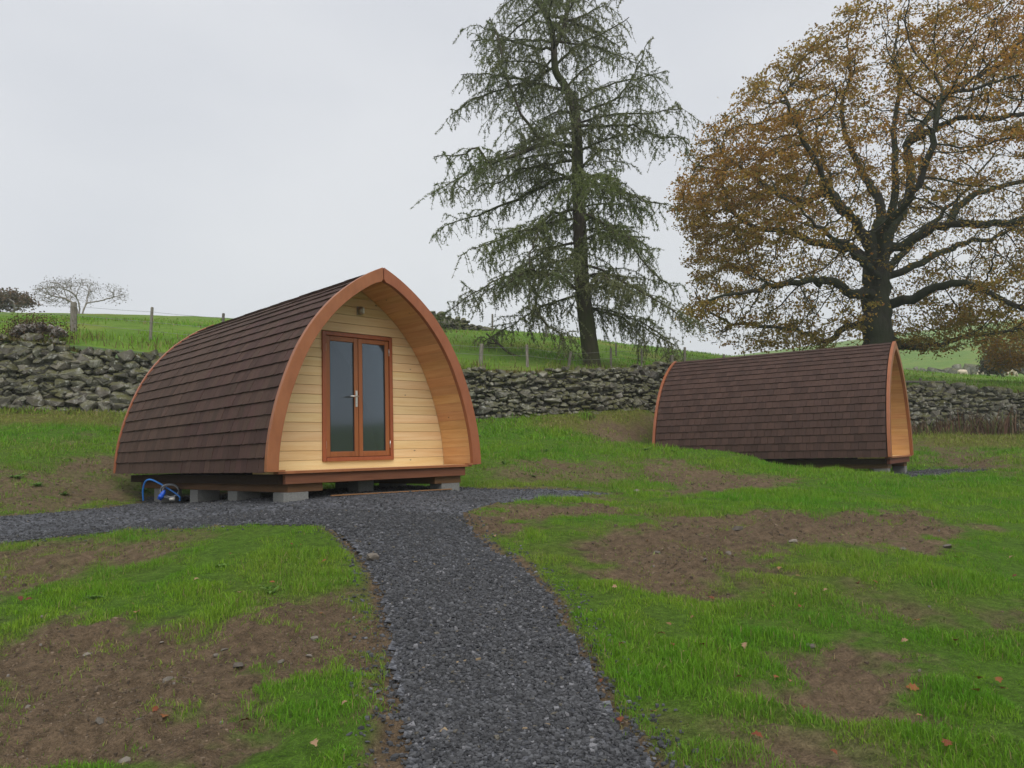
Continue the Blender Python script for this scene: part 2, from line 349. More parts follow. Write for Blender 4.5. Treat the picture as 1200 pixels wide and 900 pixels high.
for u, v, w in ((-1.2, 0.3, -.40), (1.4, 0.3, -.40), (0.2, 2.5, -.36), (0.6, 5, -.25)): gp.append(tuple(pw(POD2, u, v, w)))
gp += [(-25, 10, .9), (-25, 15, 2.3), (25, 10, .9), (25, 25, 1.9), (-12, 3, 0), (12, 3, .2), (0, -40, -2), (-40, -40, -2), (40, -40, -1), (60, 0, 1.5), (60, 25, 3), (-60, 8, 2), (-60, -10, -.5), (110, 0, 7), (140, -30, 12), (140, 20, 11)]
G0 = TPS(gp)
def poly_px(pts): return pts
PATHPX_L = [(475, 905), (466, 830), (458, 760), (448, 705), (435, 665), (418, 641), (400, 625), (365, 613), (300, 612), (200, 618), (100, 623), (0, 634), (-130, 650)]
PATHPX_T = [(-130, 607), (0, 603), (70, 598), (130, 593), (165, 588)]
PATHPX_R = [(560, 571), (640, 571), (724, 577), (640, 582), (575, 591), (546, 598), (547, 608), (560, 626), (580, 642), (612, 657), (648, 697), (682, 765), (718, 828), (778, 905)]
def ground_hit(px, py, g=None):
    g = g or G0; r = ray(px, py); lo, hi = 1.0, 60.0; prev = lo
    for d in np.linspace(1.5, 40, 400):
        p = r * (d / r[1]) + np.array([0, 0, EYE])
        if p[2] <= float(g(np.array([p[0]]), np.array([p[1]]))[0]): hi = d; break
        prev = d
    lo = prev
    for _ in range(18):
        m = (lo + hi) / 2; p = r * (m / r[1]) + np.array([0, 0, EYE])
        if p[2] <= float(g(np.array([p[0]]), np.array([p[1]]))[0]): hi = m
        else: lo = m
    return r * (hi / r[1]) + np.array([0, 0, EYE])
def gpoly(pts): return [tuple(ground_hit(*p)[:2]) for p in pts]
pl = gpoly(PATHPX_L); pr = gpoly(PATHPX_R)
PATH = pl + gpoly(PATHPX_T) + [tuple(pw(POD1, -1.25, 5.0, 0)[:2]), tuple(pw(POD1, 1.3, 5.0, 0)[:2]), tuple(pw(POD1, 1.6, 1.2, 0)[:2])] + pr + [(pr[-1][0] + .1, 2.2), (1.25, 0), (1.5, -6), (0.1, -6), (-.1, 0), (pl[0][0] - .05, 2.2)]
PAD2 = [tuple(pw(POD2, u, v, 0)[:2]) for u, v in ((-1.2, 4.9), (1.3, 4.9), (1.5, 0.4))] + gpoly([(1090, 549), (1165, 550), (1130, 555), (1070, 559)]) + [tuple(pw(POD2, -1.35, 0.2, 0)[:2])]
SOIL = [(0.88, gpoly(p)) for p in (
    [(-60, 742), (0, 738), (80, 718), (180, 727), (250, 738), (330, 708), (420, 690), (448, 700), (444, 742), (400, 768), (335, 786), (295, 822), (272, 870), (275, 910), (-60, 910)],
    [(545, 600), (620, 592), (720, 586), (700, 600), (640, 607), (590, 626), (560, 626)],
    [(690, 628), (760, 606), (850, 601), (960, 602), (1060, 594), (1130, 610), (1112, 640), (1050, 641), (960, 632), (885, 655), (872, 690), (830, 706), (750, 690), (700, 668)],
    [(885, 792), (940, 747), (1000, 742), (1060, 770), (1075, 820), (1068, 852), (975, 846), (905, 815)])]
SOIL += [(0.8, gpoly([(740, 546), (800, 541), (900, 556), (960, 561), (900, 574), (800, 580), (760, 562)])), (0.6, gpoly([(1010, 690), (1100, 706), (1210, 715), (1210, 740), (1100, 735), (1020, 712)])),
         (0.62, gpoly([(-60, 640), (0, 642), (90, 628), (230, 625), (180, 650), (100, 668), (0, 695), (-60, 700)])), (0.6, gpoly([(-40, 600), (-40, 545), (30, 548), (150, 530), (160, 588), (70, 596)])),
         (0.55, gpoly([(565, 560), (600, 540), (740, 540), (760, 562), (700, 570)])), (0.7, gpoly([(1090, 545), (1080, 520), (1160, 530), (1210, 545), (1180, 552)])), (0.75, gpoly([(425, 690), (455, 705), (470, 800), (478, 905), (440, 905), (450, 800)])),
         (0.75, gpoly([(690, 500), (765, 495), (760, 515), (720, 520)])), (0.6, gpoly([(880, 860), (1010, 862), (1090, 880), (1060, 905), (900, 905)]))]
DRY = [gpoly([(620, 500), (640, 486), (775, 482), (770, 512), (690, 508)]), gpoly([(1070, 505), (1210, 505), (1210, 525), (1070, 522)]), gpoly([(-40, 500), (150, 500), (150, 478), (-40, 478)])]
def soilness(x, y):
    s = np.zeros(np.shape(x)); k = 0.10 + 0.02 * np.clip(y, 0, 20)
    n = fbm(x, y, 0.8, 5, 3, 0.72) * 1.5 + fbm(x, y, .18, 3, 4, .6) * .7
    for w, p in SOIL:
        sd = sd_poly(x, y, p); s = np.maximum(s, w * np.clip(0.5 + (sd + n * 0.44 * (0.5 + 0.06 * y)) / (2.0 * k), 0, 1))
    s = np.maximum(s, np.clip(fbm(x, y, 1.7, 4, 41, 0.6) * 1.7 - 0.62, 0, 0.8))
    s = np.maximum(s, np.clip(1 - np.abs(sd_poly(x, y, PATH)) / (0.10 + 0.10 * fbm(x, y, 0.5, 3, 77)).clip(0.02, 1), 0, 0.8))
    return s
def dryness(x, y):
    s = np.clip(fbm(x, y, 2.3, 4, 90) * 0.9 + 0.05, 0, 1) * 0.7
    for p in DRY: s = np.maximum(s, np.clip(0.5 + sd_poly(x, y, p) / 0.8, 0, 1))
    return s
def gz(x, y, fine=True):
    x = np.asarray(x, float); y = np.asarray(y, float)
    z = G0(x, y) + 0.035 * fbm(x, y, 1.6, 3, 5)
    sp = sd_poly(x, y, PATH); s2 = sd_poly(x, y, PAD2)
    path = np.clip(np.maximum(sp, s2) / 0.12 + 0.5, 0, 1)
    z = z - 0.035 * fbm(x, y, 1.6, 3, 5) * path - 0.030 * path
    if fine:
        s = soilness(x, y) * (1 - path)
        n = fbm(x, y, 0.30, 5, 11, 0.62)
        z = z + s * (0.115 * n - 0.035 + 0.09 * np.clip(fbm(x, y, 0.15, 4, 19, .65), 0, 1)) + (1 - path) * 0.02 * fbm(x, y, 0.5, 3, 23)
    return z

# ------------------------------------------------------------------ ground sheet
def axis(core0, core1, step, far, grow):
    a = list(np.arange(core0, core1, step)); s = step
    while a[-1] < far[1]: s *= grow; a.append(a[-1] + s)
    s = step
    while a[0] > far[0]: s *= grow; a.insert(0, a[0] - s)
    return np.array(a)
gx = axis(-4.2, 4.6, 0.042, (-70, 160), 1.03)
ys = [2.6]
while ys[-1] < 42: ys.append(ys[-1] + max(0.032, 0.009 * ys[-1]))
s_ = .03
while ys[0] > -60: s_ *= 1.25; ys.insert(0, ys[0] - s_)
gy = np.array(ys)
XX, YY = np.meshgrid(gx, gy); ZZ = gz(XX, YY)
nx, ny = len(gx), len(gy)
idx = np.arange(nx * ny).reshape(ny, nx)
qd = np.stack([idx[:-1, :-1], idx[:-1, 1:], idx[1:, 1:], idx[1:, :-1]], -1).reshape(-1, 4)
cy = YY[:-1, :-1].ravel(); cx = XX[:-1, :-1].ravel()
qd = qd[cy < wall_y(cx) + 0.35]
sl = soilness(XX, YY).ravel(); dr = dryness(XX, YY).ravel(); pn = fbm(XX, YY, 0.9, 4, 61).ravel()
def grid_look(A):
    def f(x, y):
        x = np.asarray(x, float); y = np.asarray(y, float)
        i = np.clip(np.searchsorted(gx, x) - 1, 0, nx - 2); j = np.clip(np.searchsorted(gy, y) - 1, 0, ny - 2)
        a = (x - gx[i]) / (gx[i + 1] - gx[i]); b_ = (y - gy[j]) / (gy[j + 1] - gy[j])
        return (A[j, i] * (1 - a) + A[j, i + 1] * a) * (1 - b_) + (A[j + 1, i] * (1 - a) + A[j + 1, i + 1] * a) * b_
    return f
gzf = grid_look(ZZ); slf = grid_look(sl.reshape(ny, nx)); drf = grid_look(dr.reshape(ny, nx)); ptf = grid_look(sd_poly(XX, YY, PATH))
def gz1(x, y): return float(gzf(np.array([x]), np.array([y]))[0])
soil_c = np.array([0.195, 0.140, 0.089]); dark_s = np.array([0.128, 0.092, 0.060]); gr_c = np.array([0.092, 0.180, 0.020]); ol_c = np.array([0.150, 0.150, 0.042])
bc = soil_c[None] * (0.5 + 0.5 * np.clip(pn + .5, 0, 1))[:, None] + dark_s[None] * (0.5 - 0.5 * np.clip(pn + .5, 0, 1))[:, None]
gc = gr_c[None] * (1 - dr)[:, None] + ol_c[None] * dr[:, None]
k = np.clip(sl * 1.7 - 0.1 + .25 * fbm(XX, YY, .2, 3, 37).ravel(), 0, 1)[:, None]
gb = MB(); gb.add(np.c_[XX.ravel(), YY.ravel(), ZZ.ravel()], quads=qd, col=bc * k + gc * (1 - k))
def ground_mat():
    m, nt, b = new_mat('soil and turf', 0.95, 0.12); pos = nd(nt, 'ShaderNodeNewGeometry').outputs['Position']
    at = nd(nt, 'ShaderNodeAttribute', attribute_name='col'); n = noise(nt, pos, 14, 7, 0.7); n2 = noise(nt, pos, 70, 4, 0.6)
    c = mix(nt, 1.0, at.outputs['Color'], ramp(nt, n, [(0.3, (0.5, 0.5, 0.48)), (0.7, (1.4, 1.38, 1.36))]), 'MULTIPLY')
    c = mix(nt, 1.0, c, ramp(nt, n2, [(0.3, (0.72, 0.72, 0.72)), (0.7, (1.25, 1.25, 1.25))]), 'MULTIPLY')
    nt.links.new(c, b.inputs['Base Color'])
    ad = nd(nt, 'ShaderNodeMath', operation='ADD'); nt.links.new(n, ad.inputs[0]); nt.links.new(n2, ad.inputs[1]); bump(nt, b, ad.outputs[0], 1.0, 0.05); return m
M['ground'] = ground_mat()
ground = tag(gb.build('ground', M['ground'], smooth=True), kind='structure')

# ------------------------------------------------------------------ gravel path and chips
def gravel_mat():
    m, nt, b = new_mat('slate gravel bed', 0.85, 0.25); pos = nd(nt, 'ShaderNodeNewGeometry').outputs['Position']
    v = nd(nt, 'ShaderNodeTexVoronoi', Scale=42.0); nt.links.new(pos, v.inputs['Vector'])
    c = ramp(nt, nd(nt, 'ShaderNodeSeparateColor').outputs[0], [(0, (0, 0, 0)), (1, (1, 1, 1))])
    sp = nd(nt, 'ShaderNodeSeparateColor'); nt.links.new(v.outputs['Color'], sp.inputs[0])
    c = ramp(nt, sp.outputs[0], [(0.0, (0.035, 0.037, 0.042)), (0.6, (0.078, 0.082, 0.094)), (1.0, (0.15, 0.155, 0.17))])
    big = noise(nt, pos, 1.4, 4, 0.6); c = mix(nt, 1.0, c, ramp(nt, big, [(0.3, (0.75, 0.75, 0.74)), (0.7, (1.2, 1.2, 1.2))]), 'MULTIPLY')
    nt.links.new(c, b.inputs['Base Color']); bump(nt, b, v.outputs['Distance'], 0.8, 0.02); return m
M['gravel'] = gravel_mat()
def gravel_sheet(name, poly, step, seed):
    xs = [p[0] for p in poly]; yv = [p[1] for p in poly]
    ax_ = np.arange(min(xs), max(xs), step); ay_ = np.arange(max(min(yv), -6), max(yv), step)
    X, Y = np.meshgrid(ax_, ay_); inside = sd_poly(X, Y, poly) + 0.05 * fbm(X, Y, 0.35, 4, seed) > -0.01
    Z = gz(X, Y, False) - 0.006 + 0.030 * np.clip(sd_poly(X, Y, poly) / 0.2, 0, 1) + 0.008 * fbm(X, Y, 0.5, 3, seed + 5)
    cell = inside[:-1, :-1] & inside[1:, 1:] & inside[1:, :-1] & inside[:-1, 1:]
    i2 = np.arange(X.size).reshape(X.shape); q = np.stack([i2[:-1, :-1], i2[:-1, 1:], i2[1:, 1:], i2[1:, :-1]], -1)[cell]
    used = np.unique(q); mp = np.full(X.size, -1); mp[used] = np.arange(len(used))
    b = MB(); b.add(np.c_[X.ravel(), Y.ravel(), Z.ravel()][used], quads=mp[q]); return tag(b.build(name, M['gravel'], smooth=True), kind='structure')
gravel_sheet('gravel_path', PATH, 0.05, 101)
gravel_sheet('gravel_pad', PAD2, 0.08, 131)
def chip_variants(n, h0=0.12, h1=0.36):
    out = []
    for i in range(n):
        a = np.arange(4) * math.pi / 2 + rng.uniform(-.5, .5, 4); r = rng.uniform(0.65, 1.2, 4); h = rng.uniform(h0, h1); el = rng.uniform(0.45, 0.95)
        lo = np.c_[np.cos(a) * r, np.sin(a) * r * el, np.full(4, -h)]; hi = np.c_[np.cos(a) * r * 0.88, np.sin(a) * r * el * 0.88, h + rng.uniform(-.14, .14, 4)]
        out.append(np.r_[lo, hi])
    return out
CHQ = [(i, (i + 1) % 4, 4 + (i + 1) % 4, 4 + i) for i in range(4)]; CHT = [(4, 5, 6), (4, 6, 7)]
CHV = chip_variants(30)
def chips(name, zones, poly, parent=None, cols=None, maxr=None):
    b = MB()
    for (y0, y1, dens, r0, r1) in zones:
        xs = [p[0] for p in poly]; x0, x1 = max(min(xs), -0.72 * y1 - 1.2), min(max(xs), 0.72 * y1 + 1.2)
        n = int((x1 - x0) * (y1 - y0) * dens); x = rng.uniform(x0, x1, n); y = rng.uniform(y0, y1, n)
        sd = (ptf(x, y) if poly is PATH else sd_poly(x, y, poly)) + 0.07 * fbm(x, y, 0.35, 4, 101); ok = (sd > -0.30 * rng.random(n) ** 4) & ((sd > 0.04) | (rng.random(n) < 0.5)); x, y = x[ok], y[ok]; n = len(x)
        if not n: continue
        z = gzf(x, y) + (0.006 + .026 * np.clip(ptf(x, y) / .2, 0, 1)) if poly is PATH else gz(x, y, False) + .03
        sz = r0 + (r1 - r0) * rng.random(n) ** 2.2
        tilt = rng.normal(0, 0.18, (n, 2)); rot = rng.uniform(0, 2 * math.pi, n); vi = rng.integers(0, 30, n)
        V = np.stack([CHV[i] for i in vi]) * sz[:, None, None]
        c, s = np.cos(rot)[:, None], np.sin(rot)[:, None]
        X = V[..., 0] * c - V[..., 1] * s; Y = V[..., 0] * s + V[..., 1] * c; Z = V[..., 2] + X * tilt[:, :1] + Y * tilt[:, 1:]
        V = np.stack([X + x[:, None], Y + y[:, None], Z + z[:, None] + 0.1 * sz[:, None]], -1)
        g = rng.random(n); base = np.array([0.070, 0.072, 0.077])[None] * (0.58 + 0.8 * g ** 1.6)[:, None]
        lt = rng.random(n); base[lt > 0.975] = np.array([0.17, 0.17, 0.18]); base[(lt < 0.015)] = np.array([0.10, 0.09, 0.07]); base[(lt < 0.0015)] = np.array([0.24, 0.18, 0.11])
        off = (np.arange(n) * 8)[:, None, None]
        b.add(V.reshape(-1, 3), (np.array(CHQ)[None] + off).reshape(-1, 4), (np.array(CHT)[None] + off).reshape(-1, 3), np.repeat(base, 8, 0))
    return b.build(name, M['chip'], parent)
tag(chips('slate_chips', [(2.9, 4.6, 6300, .006, .022), (4.6, 6.5, 4500, .0065, .021), (6.5, 8.5, 2700, .0075, .020), (8.5, 13.5, 330, .010, .022)], PATH), 'loose dark slate chippings covering the path', 'gravel', kind='stuff')
tag(chips('slate_chips', [(14, 20, 260, .015, .03)], PAD2), 'dark slate chippings around the farther pod', 'gravel', kind='stuff')

# ------------------------------------------------------------------ grass
def under_pod(x, y):
    m = np.zeros(len(x), bool)
    for Mx in (POD1, POD2):
        inv = np.array(Mx.inverted()); u = inv[0, 0] * x + inv[0, 1] * y + inv[0, 2] * 1.0 + inv[0, 3]; v = inv[1, 0] * x + inv[1, 1] * y + inv[1, 2] * 1.0 + inv[1, 3]
        m |= (np.abs(u) < 1.45) & (v > 0.0) & (v < 5.25)
    return m
def blades(b, x, y, z, ln, wd, col, lean=0.45, curl=0.5, simple=False):
    n = len(x); a = rng.uniform(0, 2 * math.pi, n); f = rng.uniform(0, 2 * math.pi, n)
    l = np.abs(rng.normal(0, lean, n)).clip(0.05, 1.3); dx, dy = np.cos(a) * l, np.sin(a) * l
    wx, wy = np.cos(f) * wd / 2, np.sin(f) * wd / 2; h = ln / np.sqrt(1 + l * l)
    B = np.c_[x, y, z - 0.01]; W = np.c_[wx, wy, np.zeros(n)]
    m = B + np.c_[dx * h * 0.4, dy * h * 0.4, h * 0.6]; t = B + np.c_[dx * h * (1 + curl * 0.4), dy * h * (1 + curl * 0.4), h * (1 - 0.15 * curl)]
    if simple:
        b.add(np.stack([B - W, B + W, t], 1).reshape(-1, 3), None, np.arange(n * 3).reshape(-1, 3), np.repeat(col, 3, 0)); return
    V = np.stack([B - W, B + W, m - W * 0.75, m + W * 0.75, t], 1).reshape(-1, 3)
    off = (np.arange(n) * 5)[:, None, None]; T = (np.array([(0, 1, 3), (0, 3, 2), (2, 3, 4)])[None] + off).reshape(-1, 3)
    b.add(V, None, T, np.repeat(col, 5, 0))
def grass_col(x, y, d, n):
    lush = np.array([0.092, 0.262, 0.010]); mid = np.array([0.172, 0.310, 0.018]); yel = np.array([0.235, 0.235, 0.055]); straw = np.array([0.30, 0.24, 0.11])
    p = np.clip(fbm(x, y, 1.1, 4, 52) + .5 * fbm(x, y, .2, 2, 53) + 0.5, 0, 1)[:, None]; c = lush * (1 - p) + mid * p
    dd = np.clip(d + rng.normal(0, 0.16, n), 0, 1)[:, None]; c = c * (1 - dd * 0.8) + yel * dd * 0.8
    s = rng.random(n) < 0.03 + 0.10 * d; c[s] = straw
    return c * rng.uniform(0.7, 1.25, n)[:, None]
gm = MB(); ntot = 0
for (y0, y1, dens, wd, ln) in ((2.9, 4.6, 7600, .0040, .055), (4.6, 6.5, 5600, .0048, .055), (6.5, 9, 4600, .0062, .06), (9, 13, 2300, .0095, .07), (13, 17.5, 1000, .016, .085), (17.5, 28, 380, .026, .11)):
    xm = 0.70 * y1 + 1.6; n = int(2 * xm * (y1 - y0) * dens); x = rng.uniform(-xm, xm, n); y = rng.uniform(y0, y1, n)
    ok = (np.abs(x) < 0.70 * y + 1.6) & (y < wall_y(x) - 0.1); x, y = x[ok], y[ok]
    s = slf(x, y); clump = fbm(x, y, 0.22, 3, 33) * .6 + fbm(x, y, .6, 2, 34) * .4; p = np.clip(0.5 + (0.46 - s + 0.8 * clump) * 2.6, 0.06 + 0.5 * (fbm(x, y, .16, 2, 36) > .30) * (fbm(x, y, .9, 2, 38) > -.15), 1)
    ok = (rng.random(len(x)) < p) & ~under_pod(x, y) & (ptf(x, y) < -0.06 * rng.random(len(x)) + 0.09 * fbm(x, y, 0.3, 3, 8)) & (sd_poly(x, y, PAD2) < 0)
    x, y, s = x[ok], y[ok], s[ok]; n = len(x); d = np.clip(drf(x, y) + 0.45 * s, 0, 1)
    lu = np.clip(0.8 + 0.8 * fbm(x, y, 0.9, 3, 29) + 1.05 * fbm(x, y, .26, 2, 35), 0.3, 1.9) * (1 - 0.45 * np.clip(s, 0, 1))
    blades(gm, x, y, gzf(x, y), ln * lu * rng.uniform(0.6, 1.25, n), wd * rng.uniform(0.7, 1.3, n), grass_col(x, y, d, n), .6, .5, y0 > 6); ntot += n
# low broad-leaved seedlings and moss creeping over the worn ground
n = 90000; y = rng.uniform(3, 20, n); x = rng.uniform(-1, 1, n) * (.7 * y + 1.2); s = slf(x, y)
p = np.clip(1.6 * (s - .12) * (1.15 - s), 0, 1) * np.clip(.5 + 1.5 * fbm(x, y, .7, 3, 39), .06, 1) * np.clip(y / 9, .25, 1)
ok = (rng.random(n) < p) & ~under_pod(x, y) & (ptf(x, y) < -.02) & (sd_poly(x, y, PAD2) < 0) & (y < wall_y(x) - .2); x, y = x[ok], y[ok]; n = len(x); sc_ = np.clip(y / 9, .5, 1.6)
wc = np.array([[.12, .185, .035], [.16, .19, .05], [.10, .14, .03], [.19, .165, .065], [.13, .095, .05]])[rng.choice(5, n, p=[.3, .25, .2, .15, .1])] * rng.uniform(.7, 1.3, n)[:, None]
blades(gm, x, y, gzf(x, y) + .008, rng.uniform(.02, .06, n) * sc_, rng.uniform(.012, .028, n) * sc_, wc, 1.6, .6, True)
print('grass blades', ntot, n)
tag(gm.build('grass', M['blade']), 'patchy green grass growing round the bare earth', 'grass', kind='stuff')
# crumbs of earth and small pebbles on the bare patches
cb = MB()
for (y0, y1, dens, r0, r1) in ((2.9, 5, 1700, .003, .016), (5, 8, 800, .005, .021), (8, 14, 200, .009, .034)):
    xm = .7 * y1 + 1; n = int(2 * xm * (y1 - y0) * dens); x = rng.uniform(-xm, xm, n); y = rng.uniform(y0, y1, n); s = slf(x, y)
    ok = (rng.random(n) < (s - 0.3) * 1.2 * np.clip(0.55 + 1.2 * fbm(x, y, 0.6, 3, 66), 0.05, 1)) & (np.abs(x) < .7 * y + 1) & (ptf(x, y) < 0) & ~under_pod(x, y); x, y = x[ok], y[ok]; n = len(x)
    sz = r0 + (r1 - r0) * rng.random(n) ** 3; z = gzf(x, y) + sz * 0.1; rot = rng.uniform(0, 6.28, n)
    V = np.stack([CHV[i] for i in rng.integers(0, 30, n)]) * sz[:, None, None]; V[..., 2] *= 2.0
    c_, s2 = np.cos(rot)[:, None], np.sin(rot)[:, None]; X = V[..., 0] * c_ - V[..., 1] * s2; Y = V[..., 0] * s2 + V[..., 1] * c_
    V = np.stack([X + x[:, None], Y + y[:, None], V[..., 2] + z[:, None]], -1)
    col = np.array([0.140, 0.102, 0.067])[None] * rng.uniform(0.4, 1.25, n)[:, None]; q = rng.random(n); col[q > .985] = (0.17, 0.15, 0.13)
    off = (np.arange(n) * 8)[:, None, None]; cb.add(V.reshape(-1, 3), (np.array(CHQ)[None] + off).reshape(-1, 4), (np.array(CHT)[None] + off).reshape(-1, 3), np.repeat(col, 8, 0))
tag(cb.build('soil_crumbs', M['chip']), 'crumbs of brown earth and grit on the bare patches', 'soil', kind='stuff')

# ------------------------------------------------------------------ field beyond the wall
fp = [tuple(P(*q)) for q in ((-260, 380, 19), (0, 394, 19.2), (85, 388, 20.2), (177, 402, 20), (300, 412, 21), (0, 367, 44), (120, 367, 45), (250, 377, 43), (400, 374, 45), (510, 386, 40), (560, 387, 40), (562, 430, 21.8), (430, 420, 21.2),
     (640, 394, 37), (700, 410, 33), (690, 427, 24.2), (760, 428, 26.5), (800, 436, 30), (900, 448, 32), (1030, 452, 31), (1000, 432, 60), (1100, 452, 33), (1100, 443, 92), (1200, 455, 33), (1200, 440, 92), (1060, 413, 165), (1100, 404, 175), (1200, 388, 185),
     (1350, 365, 190), (800, 440, 100), (800, 445, 190), (600, 425, 100), (300, 405, 100), (0, 400, 100), (-250, 378, 45), (-300, 392, 100), (1350, 440, 92), (1350, 455, 36), (500, 440, 190), (0, 430, 190))]
G1 = TPS(fp)
def fz(x, y): return G1(x, y) + 0.10 * fbm(x, y, 5, 4, 71) + 0.05 * fbm(x, y, 1.3, 3, 72)
fx = axis(-16, 26, 0.35, (-90, 190), 1.035); tt = np.r_[0, np.cumsum(np.maximum(0.22, 0.22 * 1.022 ** np.arange(190)))]; tt = tt[tt < 230]
FX = np.repeat(fx[None], len(tt), 0); FY = wall_y(FX) + 0.12 + tt[:, None]; FZ = fz(FX, FY)
ii = np.arange(FX.size).reshape(FX.shape); qf = np.stack([ii[:-1, :-1], ii[:-1, 1:], ii[1:, 1:], ii[1:, :-1]], -1).reshape(-1, 4)
fb = MB(); fb.add(np.c_[FX.ravel(), FY.ravel(), FZ.ravel()], quads=qf)
def field_mat():
    m, nt, b = new_mat('grazed hill pasture', 0.95, 0.1); pos = nd(nt, 'ShaderNodeNewGeometry').outputs['Position']
    a = noise(nt, pos, 0.22, 6, 0.6); c2 = noise(nt, pos, 2.2, 6, 0.7); f = noise(nt, pos, 9, 4, 0.6)
    c = ramp(nt, a, [(0.36, (0.085, 0.165, 0.020)), (0.52, (0.110, 0.190, 0.026)), (0.68, (0.165, 0.195, 0.042))])
    c = mix(nt, 0.6, c, ramp(nt, c2, [(0.3, (0.28, 0.28, 0.28)), (0.72, (0.72, 0.70, 0.62))]), 'OVERLAY')
    nt.links.new(c, b.inputs['Base Color']); bump(nt, b, f, 0.8, 0.12); return m
M['field'] = field_mat()
tag(fb.build('hill_field', M['field'], smooth=True), kind='structure')
# rough tussocks behind the wall
rb = MB()
for (y0, y1, dens, wd, ln) in ((0.2, 1.6, 420, .02, .20), (1.6, 8, 130, .024, .13), (8, 26, 34, .04, .12)):
    n = int(44 * (y1 - y0) * dens); x = rng.uniform(-16, 28, n); y = wall_y(x) + rng.uniform(y0, y1, n); ok = (np.abs(x) < .72 * y + 1.5) & (fbm(x, y, 1.6, 4, 81) + 0.35 > rng.random(n) * 0.9); x, y = x[ok], y[ok]; n = len(x)
    near = y0 < 1; d = np.clip(0.25 + 0.8 * fbm(x, y, 2.0, 3, 82) + (0.3 if near else 0.0), 0, 1)
    col = grass_col(x, y, d, n); br = rng.random(n) < (0.25 if near else 0.06); col[br] = np.array([0.12, 0.075, 0.035])
    blades(rb, x, y, fz(x, y), ln * rng.uniform(.5, 1.5, n), wd * rng.uniform(.6, 1.3, n), col)
tag(rb.build('rough_grass', M['blade']), 'rough tussocky grass above and behind the stone wall', 'grass', kind='stuff')

# ------------------------------------------------------------------ pods
HW = [(0, 1.600), (.2, 1.594), (.5, 1.553), (.86, 1.462), (1.16, 1.355), (1.46, 1.222), (1.74, 1.05), (1.99, .845), (2.15, .685), (2.33, .455), (2.47, .240), (2.56, .06), (2.585, 0.0)]
_w = np.array([p[0] for p in HW]); _u = np.array([p[1] for p in HW])
_arc = np.r_[0, np.cumsum(np.hypot(np.diff(_w), np.diff(_u)))]; ARC = _arc[-1]
# smooth the profile along its arc length
_t = np.linspace(0, ARC, 400); _pu = np.interp(_t, _arc, _u); _pw = np.interp(_t, _arc, _w)
_kern = np.hanning(61); _kern /= _kern.sum()
def _sm(a): e = np.r_[2 * a[0] - a[30:0:-1], a, 2 * a[-1] - a[-2:-32:-1]]; return np.convolve(e, _kern, 'valid')
_pu, _pw = _sm(_pu), _sm(_pw)
def prof(t, off=0.0):                            # point at arc length t on the half profile (right-hand side), moved out by off
    u = np.interp(t, _t, _pu); w = np.interp(t, _t, _pw); du = np.interp(t, _t, np.gradient(_pu, _t)); dw = np.interp(t, _t, np.gradient(_pw, _t)); l = np.hypot(du, dw)
    return u + dw / l * off, w - du / l * off, du / l, dw / l
def inner_u(w, off):
    ts = np.linspace(0, ARC, 500); u, ww, _, _ = prof(ts, off); return float(np.interp(w, ww, u))
def arch_half(side, off_in, off_out, v0, v1, cusp=0.0, n=34):
    ts = np.linspace(0, ARC, n); uo, wo, _, _ = prof(ts, off_out); ui, wi, _, _ = prof(ts, off_in)
    gap = 0.006; uo = np.maximum(uo, gap); ui = np.maximum(ui, gap)
    if cusp: wi = wi - cusp * np.exp(-(ui / 0.10) ** 2)
    keep = np.r_[True, np.diff(ui) < -1e-4]; keep[-1] = True
    b = MB(); V = []
    for a in range(n):
        V += [(side * ui[a], v0, wi[a]), (side * uo[a], v0, wo[a]), (side * uo[a], v1, wo[a]), (side * ui[a], v1, wi[a])]
    q = []
    for a in range(n - 1):
        for c in range(4):
            f = (a * 4 + c, a * 4 + (c + 1) % 4, a * 4 + 4 + (c + 1) % 4, a * 4 + 4 + c); q.append(f if side < 0 else f[::-1])
    q += [(0, 1, 2, 3) if side > 0 else (3, 2, 1, 0), tuple((n - 1) * 4 + i for i in ((3, 2, 1, 0) if side > 0 else (0, 1, 2, 3)))]
    b.add(V, q); return b
NC = 19
